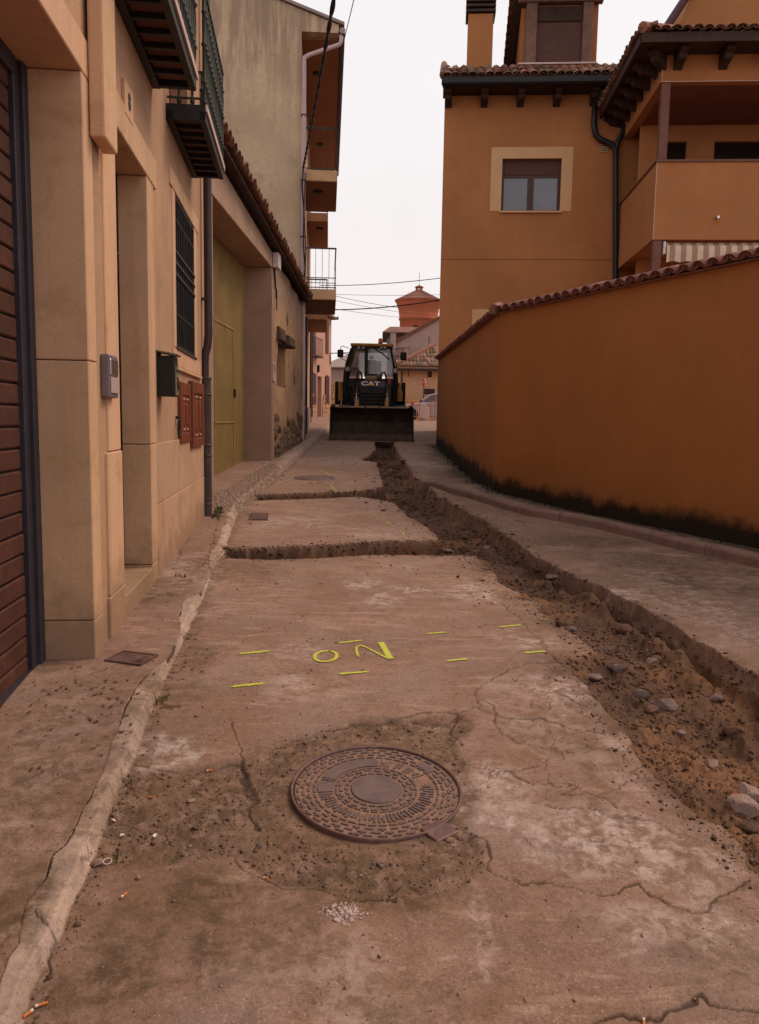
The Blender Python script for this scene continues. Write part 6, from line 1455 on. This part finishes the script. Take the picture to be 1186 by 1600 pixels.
# ================================================================== STREET FURNITURE IN THE GROUND
def manhole():
    R = thing('manhole_cover', 'large round cast iron manhole cover set in dirt in the foreground', 'manhole cover', (MH[0], MH[1], MH[2]-.006)); R.rotation_euler = (math.atan(MHS), 0, math.radians(12))
    r = MHR
    MB().lathe([(r-.012, -.02), (r-.012, .002), (r-.009, .005), (r-.002, .005), (r, .002), (r, -.02)], seg=72).build('frame_ring', 'cast_iron', R)
    MB().lathe([(.001, -.0035), (r-.019, -.0035), (r-.019, -.03)], seg=64, smooth=False).build('dirt_filled_lid', 'cast_dirt', R)
    m = MB()
    def seg(r0, r1, a0, a1, h=.0012, n=3, b=-.006):
        vs = []
        for i in range(n+1):
            t = a0+(a1-a0)*i/n
            for rr, z in ((r0, b), (r0+.001, h), (r1-.001, h), (r1, b)): vs.append((rr*math.cos(t), rr*math.sin(t), z))
        fs = [(i*4+k, i*4+4+k, i*4+5+k, i*4+1+k) for i in range(n) for k in range(3)]+[(0, 1, 2, 3), tuple(n*4+k for k in (3, 2, 1, 0))]
        m.add(vs, fs)
    rd = random.Random(2); d = math.radians
    m.lathe([(.001, .002), (.100, .002), (.103, -.001), (.103, -.012)], seg=40, smooth=False)
    for k in range(22):
        a = 2*math.pi*k/22; seg(.113, .127, a, a+.20); seg(.134+.006*(k % 2), .150+.004*(k % 2), a+.1, a+.1+.17)
    for k in range(30): a = 2*math.pi*k/30; seg(.157, .166, a, a+.15)
    # ring of radial bars (worn cast letters), blank panels at the top and upper left
    for k in range(76):
        a = 2*math.pi*k/76; dg = math.degrees(a) % 360
        if 78 < dg < 150 or 158 < dg < 176 : continue
        if dg < 16 or 20 < dg < 60 and k % 3 == 0: continue
        L0 = .178+rd.choice((0, 0, .012)); seg(L0, .232-rd.choice((0, 0, .01)), a, a+.042+rd.uniform(-.01, .012), n=1)
        if rd.random() < .35: seg(.2, .21, a+.03, a+.085, n=1)
    seg(.175, .236, d(78), d(150), .001, 20); seg(.175, .236, d(157), d(178), .001, 8); seg(.255, .30, d(20), d(38), .001, 6)
    for k in range(40): a = 2*math.pi*k/40; seg(.244, .254, a, a+.115, n=3)
    for rr, ph in ((.266, 0), (.288, .5), (.309, 0)):
        for k in range(36):
            a = 2*math.pi*(k+ph)/36
            if 20 < math.degrees(a) % 360 < 38 and rr < .305: continue
            seg(rr, rr+.011, a, a+.115+rd.uniform(-.02, .01), n=3)
            if k % 2 == 0: seg(rr+.010, rr+.019, a+.05, a+.075, n=1)
    o = m.build('cast_relief', 'worn_iron', R); o['kind'] = 'stuff'
    h = MB().box(-.055, .055, -.05, .05, -.02, .004).build('hinge_block', 'cast_iron', R, bevel=.006, seg=2)
    t = math.radians(-58); h.location = ((r+.012)*math.cos(t-.05), (r+.012)*math.sin(t-.05), 0); h.rotation_euler = (0, 0, t+math.pi/2-.1)
manhole()
def slope_at(x, y): return math.atan((gzs(x, y+.15)-gzs(x, y-.15))/.3)
def flat_lid(px4, name, label, cat, mat, ribs=0):
    q = [Gd(a, b, .045 if px4[0][0] < 260 else 0) for a, b in px4]; c = sum(q)/4; ex = (q[1]-q[0]+q[2]-q[3])/2; ey = (q[0]-q[3]+q[1]-q[2])/2
    W, H = np.linalg.norm(ex[:2]), np.linalg.norm(ey[:2]); ang = math.atan2(ex[1], ex[0])
    zc = max(gzs(c[0]+dx*W*.5, c[1]+dy*H*.5) for dx in (-1, 0, 1) for dy in (-1, 0, 1))
    R = thing(name, label, cat, (c[0], c[1], zc+.001)); R.rotation_euler = (slope_at(c[0], c[1]), 0, ang)
    f = MB().box(-W/2, W/2, -H/2, -H/2+.014, -.02, .006).box(-W/2, W/2, H/2-.014, H/2, -.02, .006).box(-W/2, -W/2+.014, -H/2+.014, H/2-.014, -.02, .006).box(W/2-.014, W/2, -H/2+.014, H/2-.014, -.02, .006).build('frame', mat, R)
    p = B(-W/2+.017, W/2-.017, -H/2+.017, H/2-.017, -.02, .003).build('plate', mat, R, bevel=.002)
    if ribs:
        for i in range(ribs): x = -W/2+.05+i*(W-.1)/(ribs-1); B(x-.012, x+.012, -H/2+.03, H/2-.03, .0031, .008).build('grate_bar', 'cast_iron', R)
    else:
        for i in range(4): B(W*.22, W*.40, -H*.28+i*H*.15, -H*.22+i*H*.15, .0031, .006).build('raised_rib', mat, R)
flat_lid([(186,1017),(239,1024.6),(229,1041),(169,1033)], 'utility_cover', 'small rusty rectangular utility cover in the left pavement', 'utility cover', 'cast_iron')
flat_lid([(392,803),(421,803),(417,813),(388,813)], 'drain_grate', 'small dark drain grate in the middle slab near the left kerb', 'drain', 'cast_iron', 6)
def far_cover():
    c = Gd(492, 747); R = thing('manhole_cover', 'flat round manhole cover in the far slab before the digger', 'manhole cover', (c[0], c[1], gzs(c[0], c[1])+.008)); R.rotation_euler = (slope_at(c[0], c[1]), 0, 0)
    MB().lathe([(.30, -.02), (.30, .002), (.33, .004), (.36, .002), (.37, -.02)], seg=40).build('frame_ring', 'cast_iron', R); MB().lathe([(.001, .001), (.29, .001), (.29, -.02)], seg=40, smooth=False).build('lid', 'cast_iron', R)
far_cover()

# spray paint
SLABS = {}
def paint(pts, wd, closed=False, strength=1.0, nm='spray_mark'):
    g = [Gd(a, b)[:2] for a, b in pts]
    if closed: g = g+[g[0]]
    q = [g[0]]
    for a, b in zip(g[:-1], g[1:]):
        n = max(2, int(np.linalg.norm(b-a)/.015)); q += [a+(b-a)*i/n for i in range(1, n+1)]
    vs = []; ed = []; n = len(q)
    for i, p in enumerate(q):
        d = q[min(i+1, n-1)]-q[max(i-1, 0)]; d = d/(np.linalg.norm(d)+1e-9); nr = np.array([-d[1], d[0]])
        e = min(1, min(i, n-1-i)/2.5+.15) if not closed else 1
        w_ = wd*(.85+.3*random.random())
        for k, v in ((-1, 0), (-.45, .9), (.45, .9), (1, 0)):
            s = p+nr*w_*k; vs.append((s[0], s[1], gzs(s[0], s[1])+.005)); ed.append(v*e*strength)
    m = MB(); m.add(vs, [(i*4+k, i*4+k+1, i*4+k+5, i*4+k+4) for i in range(n-1) for k in range(3)])
    me = bpy.data.meshes.new(nm); me.from_pydata(vs, [], m.f); me.materials.append(MATS['spray_yellow']); at = me.attributes.new('edge', 'FLOAT', 'POINT'); at.data.foreach_set('value', ed)
    return link(nm, me)
ROAD = bpy.data.objects['road']; _sl = {o['label'][:3]: o for o in ROAD.children}
for pts, wd, st in [([(369,1024),(425,1018.5)], .014, 1), ([(357,1074.5),(417,1068)], .015, 1), ([(525,1006),(571,1001)], .013, .95), ([(525,1054),(580,1048.5)], .014, 1), ([(663,991),(700,988)], .013, .95),
                    ([(693,1034.5),(735,1031)], .014, 1), ([(777,981),(818,977)], .013, 1), ([(815,1021.5),(857,1018)], .014, .9), ([(561,1028),(557,1019),(557,1012),(563,1009),(572,1012),(590,1021),(611,1031)], .010, .85),
                    ([(611,1031),(601,1014),(594,1003)], .022, 1.1), ([(300,1029),(318,1027)], .012, .55), ([(845,970),(868,968)], .012, .5), ([(868,1014),(892,1012)], .012, .45), ([(290,1079),(320,1076)], .014, .4)]:
    o = paint(pts, wd*1.3, strength=st*.88); o.parent = _sl['lar']
o = paint([(509+17.5*math.cos(t)+1.5*math.sin(t), 1026.5-8.3*math.sin(t)-.8*math.cos(t)) for t in np.linspace(0, 2*math.pi, 20)[:-1]], .014, True); o.parent = _sl['lar']
for pts in [[(549,784),(553,785)], [(563,792),(568,794)], [(574,800),(590,806)], [(602,814),(611,820)], [(625,829),(633,837)], [(352,855),(366,855)], [(640,846),(655,845)], [(571,793),(575,794)]]:
    o = paint(pts, .022, strength=.6); o.parent = _sl['mid']
for pts in [[(499,734),(508,738),(519,747)], [(514,757),(527,768)], [(559,744),(563,745)], [(499,761),(510,762)], [(548,727),(552,728)]]:
    o = paint(pts, .028, strength=.6); o.parent = _sl['far']

# ================================================================== LOOSE STONES
def rock(px, py, size, i, mat, label, flat=.6, off=0, rz=None, cat='stone', sy=1., dz=0.):
    p = Gd(px, py, off); 
    for _ in range(6):                                   # settle on the real surface below the line of sight
        z = gzs(p[0], p[1]); p = Gd(px, py, z-float(zg(p[1])))
    o = link('loose_stone', rock_mesh(i, mat), None, loc=(p[0], p[1], gzs(p[0], p[1])+size*flat*.42+dz), scale=(size, size*sy, size*flat), rot=(.1*i-.2, .15*(i % 3)-.1, rz if rz is not None else i*1.3))
    tag(o, label, cat); return o
r_ = rock(1163, 1268, .078, 2, 'concrete_chunk', 'pale concrete chunk with a streak of red paint at the right edge', .62, rz=.5)
def red_streak(o):
    me = o.data.copy(); me.materials.append(MATS['red_plastic']); o.data = me
    for f in me.polygons:
        c = f.center; wv = o.matrix_basis.to_3x3() @ c
        if c.z > .28 and wv.y > .022 and -.045 < wv.x < .05: f.material_index = 1
red_streak(r_)
rock(1176, 1236, .075, 1, 'concrete_chunk', 'angular grey slab of concrete lying behind the red marked chunk', .5, rz=-.6)
rock(1170, 1296, .04, 3, 'rock_brown', 'brown stone tucked under the red marked chunk', .6)
rock(1036, 1106, .075, 4, 'rock_grey', 'largest grey stone in the middle of the trench floor', .55, rz=-.4, sy=.7)
rock(1001, 1090, .05, 0, 'rock_grey', 'dark grey stone left of the largest stone in the trench', .7)
rock(1017, 1111, .04, 1, 'rock_brown', 'smaller brown stone against the largest stone in the trench', .6)
rock(1117, 1094, .045, 2, 'rock_grey', 'grey stone at the foot of the right trench side', .6)
rock(1064, 1146, .028, 3, 'rock_grey', 'small ochre stained stone below the largest stone in the trench', .6)
rock(1110, 1195, .036, 4, 'cobble', 'small tan stone alone on the orange soil', .6)
rock(1140, 1165, .045, 0, 'rock_brown', 'brown clod between the tan stone and the right trench side', .6)
rock(863, 913, .07, 1, 'rock_grey', 'tilted grey slab fragment high on the trench floor near the right edge', .5, rz=.5)
rock(891, 987, .05, 2, 'rock_grey', 'dark flat stone by the broken slab edge beside the faint yellow tick', .5)
rock(978, 960, .07, 3, 'rock_brown', 'rounded clod on the small heap under the right trench lip', .8)
rock(996, 953, .08, 4, 'rock_brown', 'top clod of the small heap under the right trench lip', .8)
rock(965, 1047, .045, 0, 'rock_grey', 'grey stone in the rubble patch right of the slab corner', .6)
rock(1020, 1015, .06, 1, 'rock_grey', 'grey stone at the upper end of the rubble patch in the trench', .6)
rock(1022, 1028, .055, 2, 'rock_brown', 'brown stone just below the upper end of the rubble patch', .6)
rock(930, 1040, .05, 3, 'rock_grey', 'stone beside the pointed slab corner', .5)
rock(723, 842, .08, 2, 'rock_brown', 'brown rubble piece where the near cross cut meets the trench', .5)
rock(700, 862, .06, 3, 'rock_grey', 'grey rubble piece at the right end of the near cross cut', .5)
rock(760, 855, .06, 4, 'rock_grey', 'pale rubble lump on the trench floor above the big slab corner', .6)
rock(152, 1351, .022, 1, 'cobble', 'pale pebble beside the clear plastic ring by the kerb', .8)
rock(216, 1373, .011, 2, 'cobble', 'tiny cream pebble alone below the kerb dirt', .8)
rock(298, 1252, .017, 3, 'concrete_chunk', 'white flat pebble on the dirt left of the wide crack', .5)
rock(405, 1322, .013, 4, 'rock_grey', 'grey pebble in the dirt left of the manhole', .8)

def small_ico(rs):
    v = np.array([(a, b_, c) for a in (-1, 1) for b_ in (-1, 1) for c in (-1, 1)], float)*.62
    q = [(0,1,3,2),(4,6,7,5),(0,4,5,1),(2,3,7,6),(0,2,6,4),(1,5,7,3)]
    return v, np.array([t for a, b_, c, d in q for t in ((a, b_, c), (a, c, d))])
def scatter(name, label, mat, pts, size_fn, flat=.65, parent=None):
    v0, f0 = small_ico(0); n = len(pts); V = []; F = []
    for i, (x, y) in enumerate(pts):
        s = size_fn(x, y); sc = np.array([s*RNG.uniform(.7, 1.4), s*RNG.uniform(.6, 1.1), s*flat*RNG.uniform(.7, 1.2)])
        a = RNG.uniform(0, 6.28); ca, sa = math.cos(a), math.sin(a); v = (v0*(1+RNG.uniform(-.3, .3, (8, 1)))+RNG.uniform(-.28, .28, (8, 3)))*sc*1.1
        v = np.stack([v[:, 0]*ca-v[:, 1]*sa+x, v[:, 0]*sa+v[:, 1]*ca+y, v[:, 2]+gzs(x, y)+sc[2]*.35], 1); V.append(v); F.append(f0+8*i)
    V = np.concatenate(V).astype(np.float32); F = np.concatenate(F).astype(np.int32)
    me = bpy.data.meshes.new(name); me.vertices.add(len(V)); me.vertices.foreach_set('co', V.ravel()); me.loops.add(F.size); me.loops.foreach_set('vertex_index', F.ravel())
    me.polygons.add(len(F)); me.polygons.foreach_set('loop_start', np.arange(0, F.size, 3, dtype=np.int32)); me.update(calc_edges=True); me.materials.append(MATS[mat])
    o = link(name, me); return tag(o, label, None, None, 'stuff')
def pts_in(poly, n, dens=None, xr=None):
    poly = np.array(poly); out = []; x0, y0 = poly.min(0); x1, y1 = poly.max(0); y1 = min(y1, 24); x1 = min(x1, 3.6); y0 = max(y0, 1.6)
    while len(out) < n:
        y = np.exp(RNG.uniform(math.log(y0), math.log(y1), 4000)); x = RNG.uniform(x0, x1, 4000)
        k = inside(x, y, poly); x, y = x[k], y[k]
        if dens is not None: k = RNG.uniform(0, 1, len(x)) < dens(x, y); x, y = x[k], y[k]
        out += list(zip(x, y))
    return out[:n]
clump = lambda x, y: np.clip(.25+fbm(x*1.6, y*1.6, 400, 3)*2.2, .04, 1)
szt = lambda x, y: (.0024+.0011*y)*math.exp(min(RNG.normal(0, .45), .8))
scatter('rubble', 'grey stone rubble strewn over the trench floor', 'rock_grey', pts_in(TRENCH, 2600, clump), lambda x, y: szt(x, y)*.75)
scatter('earth_clods', 'brown earth clods over the trench floor', 'rock_brown', pts_in(TRENCH, 5200, lambda x, y: np.clip(.5+fbm(x*1.2, y*1.2, 410, 3)*1.5, .1, 1)), szt, .75)
scatter('cross_cut_rubble', 'rubble and clods lying in the two cross cuts', 'rock_brown', pts_in(X1, 700)+pts_in(X2, 1500), lambda x, y: .013*math.exp(RNG.normal(0, .4)))
scatter('cross_cut_stones', 'grey stones lying in the two cross cuts', 'rock_grey', pts_in(X1, 160)+pts_in(X2, 380), lambda x, y: .012*math.exp(RNG.normal(0, .4)))
def edge_pts(line, n, spread):
    out = []
    line = [p for p in line if p[1] < 16 and p[0] < 3.2]
    while len(out) < n:
        i = random.randrange(len(line)-1); t = random.random(); p = line[i]*(1-t)+line[i+1]*t; s = spread*(.3+.12*p[1]); out.append((p[0]+random.gauss(0, s), p[1]+random.gauss(0, s)))
    return out
scatter('edge_crumbs', 'crumbs of earth and concrete along the broken slab edges', 'rock_brown', [p for p in edge_pts(list(TL), 1300, .10)+edge_pts(list(TR), 250, .04)+edge_pts(list(X2), 400, .05) if p[1] > 1.7], lambda x, y: (.0016+.0006*y)*math.exp(RNG.normal(0, .5)))
_all = [(-1.3, 1.7), (1.5, 1.7), (3.0, 8), (1.5, 15), (-1.9, 15), (-2.4, 8)]
scatter('grit', 'fine grit and pebbles scattered over the street', 'cobble', [p for p in pts_in(np.array(_all), 1500, lambda x, y: np.clip(.2+fbm(x*1.1, y*1.1, 420, 3)*1.6, .03, 1))], lambda x, y: (.0016+.0006*y)*math.exp(RNG.normal(0, .45)))
scatter('dirt_pebbles', 'pebbles and grit in the dirt round the manhole', 'rock_grey', [p for p in pts_in(SOIL, 900) if math.hypot(p[0]-MH[0], p[1]-MH[1]) > .37], lambda x, y: .0034*math.exp(RNG.normal(0, .5)))
scatter('dirt_crumbs', 'dark crumbs in the dirt round the manhole and along the kerb', 'rock_brown', [p for p in pts_in(SOIL, 1400)+edge_pts(list(KRg[1:26]+np.array([.03, 0])), 350, .035) if math.hypot(p[0]-MH[0], p[1]-MH[1]) > .37], lambda x, y: .0028*math.exp(RNG.normal(0, .5)))

# leaves, weeds, twigs
def leaves():
    m = MB(); 
    spots = [(120, 1060), (70, 1065), (150, 1080), (215, 940), (235, 930), (255, 955), (290, 1015), (150, 1115), (60, 1110), (175, 1165), (265, 960), (205, 1060), (110, 1070), (40, 1150), (250, 1030), (170, 1095), (90, 1180)]
    for k in range(150):
        a, b = random.choice(spots); p = Gd(a+random.gauss(0, 28), b+random.gauss(0, 18), .045)
        if p[0] < FA.wz(0, 0)[0]-.3 and False: continue
        r = random.uniform(.004, .013); t = random.random()*6; z = gzs(p[0], p[1])
        vs = [(p[0]+r*c*math.cos(t)-r*s_*.5*math.sin(t), p[1]+r*c*math.sin(t)+r*s_*.5*math.cos(t), z+.004+random.uniform(0, .004)) for c, s_ in ((-1.3, 0), (-.3, -1), (.8, -.7), (1.4, 0), (.6, .9), (-.4, 1))]
        m.add(vs, [(0, 1, 2, 3, 4, 5)])
    tag(m.build('leaf_litter', 'dead_leaf'), 'small dead brown leaves blown along the left pavement', None, None, 'stuff')
leaves()
def tufts(label, pts, mat, h0, n, name='weeds'):
    m = MB()
    for x, y in pts:
        z = gzs(x, y)
        for k in range(n):
            a = random.random()*6.28; r = random.uniform(0, .03); l = random.uniform(.4, 1.)*h0; bx, by = x+r*math.cos(a), y+r*math.sin(a); w_ = random.uniform(.003, .006)*(1+y*.06)
            t = random.random()*6.28; dx, dy = math.cos(t)*w_, math.sin(t)*w_; lx, ly = math.cos(a)*l*.5, math.sin(a)*l*.5
            m.add([(bx-dx, by-dy, z-.01), (bx+dx, by+dy, z-.01), (bx+lx*.5+dx*.7, by+ly*.5+dy*.7, z+l*.7), (bx+lx*.5-dx*.7, by+ly*.5-dy*.7, z+l*.7), (bx+lx, by+ly, z+l)], [(0, 1, 2, 3), (3, 2, 4)])
    return tag(m.build(name, mat), label, None, None, 'stuff')
wp = []
for F, L in ((FV, 9.6), (FW, 7.5)):
    for i in range(int(L*26)):
        x = random.uniform(0, L); p = F.wz(x, -abs(random.gauss(.03, .06))); wp.append((p[0], p[1]))
tufts('dark straggly weeds and moss along the foot of the ochre wall', wp[::3], 'weed_dark', .06, 3)
wp = []
for x, s, k in ((3.35, .12, 16), (3.7, .15, 10), (.0, .05, 2)):
    for i in range(k): p = FA.wz(x+random.gauss(0, s), -.12-abs(random.gauss(0, .05))); wp.append((p[0], p[1]))
for a, b in ((195, 1330), (210, 1215), (240, 1105), (265, 1082), (350, 860)): q = Gd(a, b); wp += [(q[0]+random.gauss(0, .02), q[1]+random.gauss(0, .03)) for _ in range(1)]
tufts('small green weeds at the foot of the brown downpipe and along the kerb', wp, 'weed_green', .035, 6)
def twig(pts, label, r=.003):
    q = [Gd(a, b) for a, b in pts]; m = MB().tube([(p[0], p[1], gzs(p[0], p[1])+.006+.004*(i % 2)) for i, p in enumerate(q)], r, 5); tag(m.build('twig', 'twig_brown'), label, 'twig')
twig([(249, 1108), (262, 1106), (283, 1104)], 'straight brown twig beside the kerb below the spray marks')
twig([(250, 1098), (258, 1103), (270, 1109)], 'short twig crossing the straight twig beside the kerb', .0025)
twig([(206, 1203), (202, 1230), (199, 1243)], 'thin straw lying in the kerb dirt', .0012)
def butt(px, py, ang, label, L=.027, both=True):
    p = Gd(px, py); z = gzs(p[0], p[1]); R = thing('cigarette_butt', label, 'cigarette butt', (p[0], p[1], z+.006), ang)
    MB().tube([(-L/2, 0, 0), (L*.25, 0, 0)], .0042, 8).build('filter', 'filter_orange', R)
    if both: MB().tube([(L*.252, 0, 0), (L/2, 0, .0005)], .0041, 8).build('paper_stub', 'paper_white', R)
butt(328, 1202, .3+math.pi, 'cigarette butt at the top edge of the dirt near the white slab patch')
butt(237, 1244, 0, 'orange brown cigarette butt on the dirt right of the kerb', both=False)
butt(194, 1401, math.pi+1.2, 'cigarette butt alone on the concrete right of the kerb')
butt(65, 1573, .5+math.pi, 'right one of two cigarette butts against the kerb at the bottom left', .032)
butt(44, 1588, 1.1, 'left one of two cigarette butts against the kerb at the bottom left', .030)
butt(1006, 1597, 1.3, 'tan cigarette butt in the crack at the bottom edge', .03)
butt(416, 1372, 2.7, 'pale cigarette butt on the concrete below left of the manhole', .02)
def bits():
    for k, (a, b, lab) in enumerate(((191, 1300, 'white scrap of paper in the dirt right of the kerb'), (242, 1304, 'pale scrap of paper right of the white scrap'), (178, 1281, 'yellowish scrap against the kerb edge'))):
        p = Gd(a, b); m = MB().add([(-.009, -.005, 0), (.008, -.006, .002), (.010, .005, .001), (-.007, .006, .004)], [(0, 1, 2, 3)]); o = m.build('paper_scrap', 'paper_white'); o.location = (p[0], p[1], gzs(p[0], p[1])+.008); o.rotation_euler = (.2, -.2, k*1.3); tag(o, lab, 'scrap')
    p = Gd(168, 1344); o = MB().tube([(.014*math.cos(t), .014*math.sin(t), .0) for t in np.linspace(0, 2*math.pi, 17)], .0017, 5, False).build('plastic_ring', 'paper_white'); o.location = (p[0], p[1], gzs(p[0], p[1])+.008); o.rotation_euler = (.25, 0, 0); tag(o, 'clear plastic ring lying by the kerb beside a pebble', 'ring')
bits()
# spilled plaster
def plaster():
    out = []
    for (cx, cy), (rx, ry), n in (((541, 1428), (19, 11), 520), ((512, 1424), (9, 7), 50), ((540, 1446), (6, 3), 12)):
        for _ in range(n): q = Gd(cx+random.gauss(0, .55)*rx, cy+random.gauss(0, .55)*ry); out.append((q[0], q[1]))
    scatter('plaster_crumbs', 'patch of spilled white plaster crumbs below the manhole', 'plaster_white', out, lambda x, y: .0034*math.exp(RNG.normal(0, .5)), .3)
surf('plaster_white', (.48, .38, .31), .9, .1, 30, 200, .2, .001)
plaster()
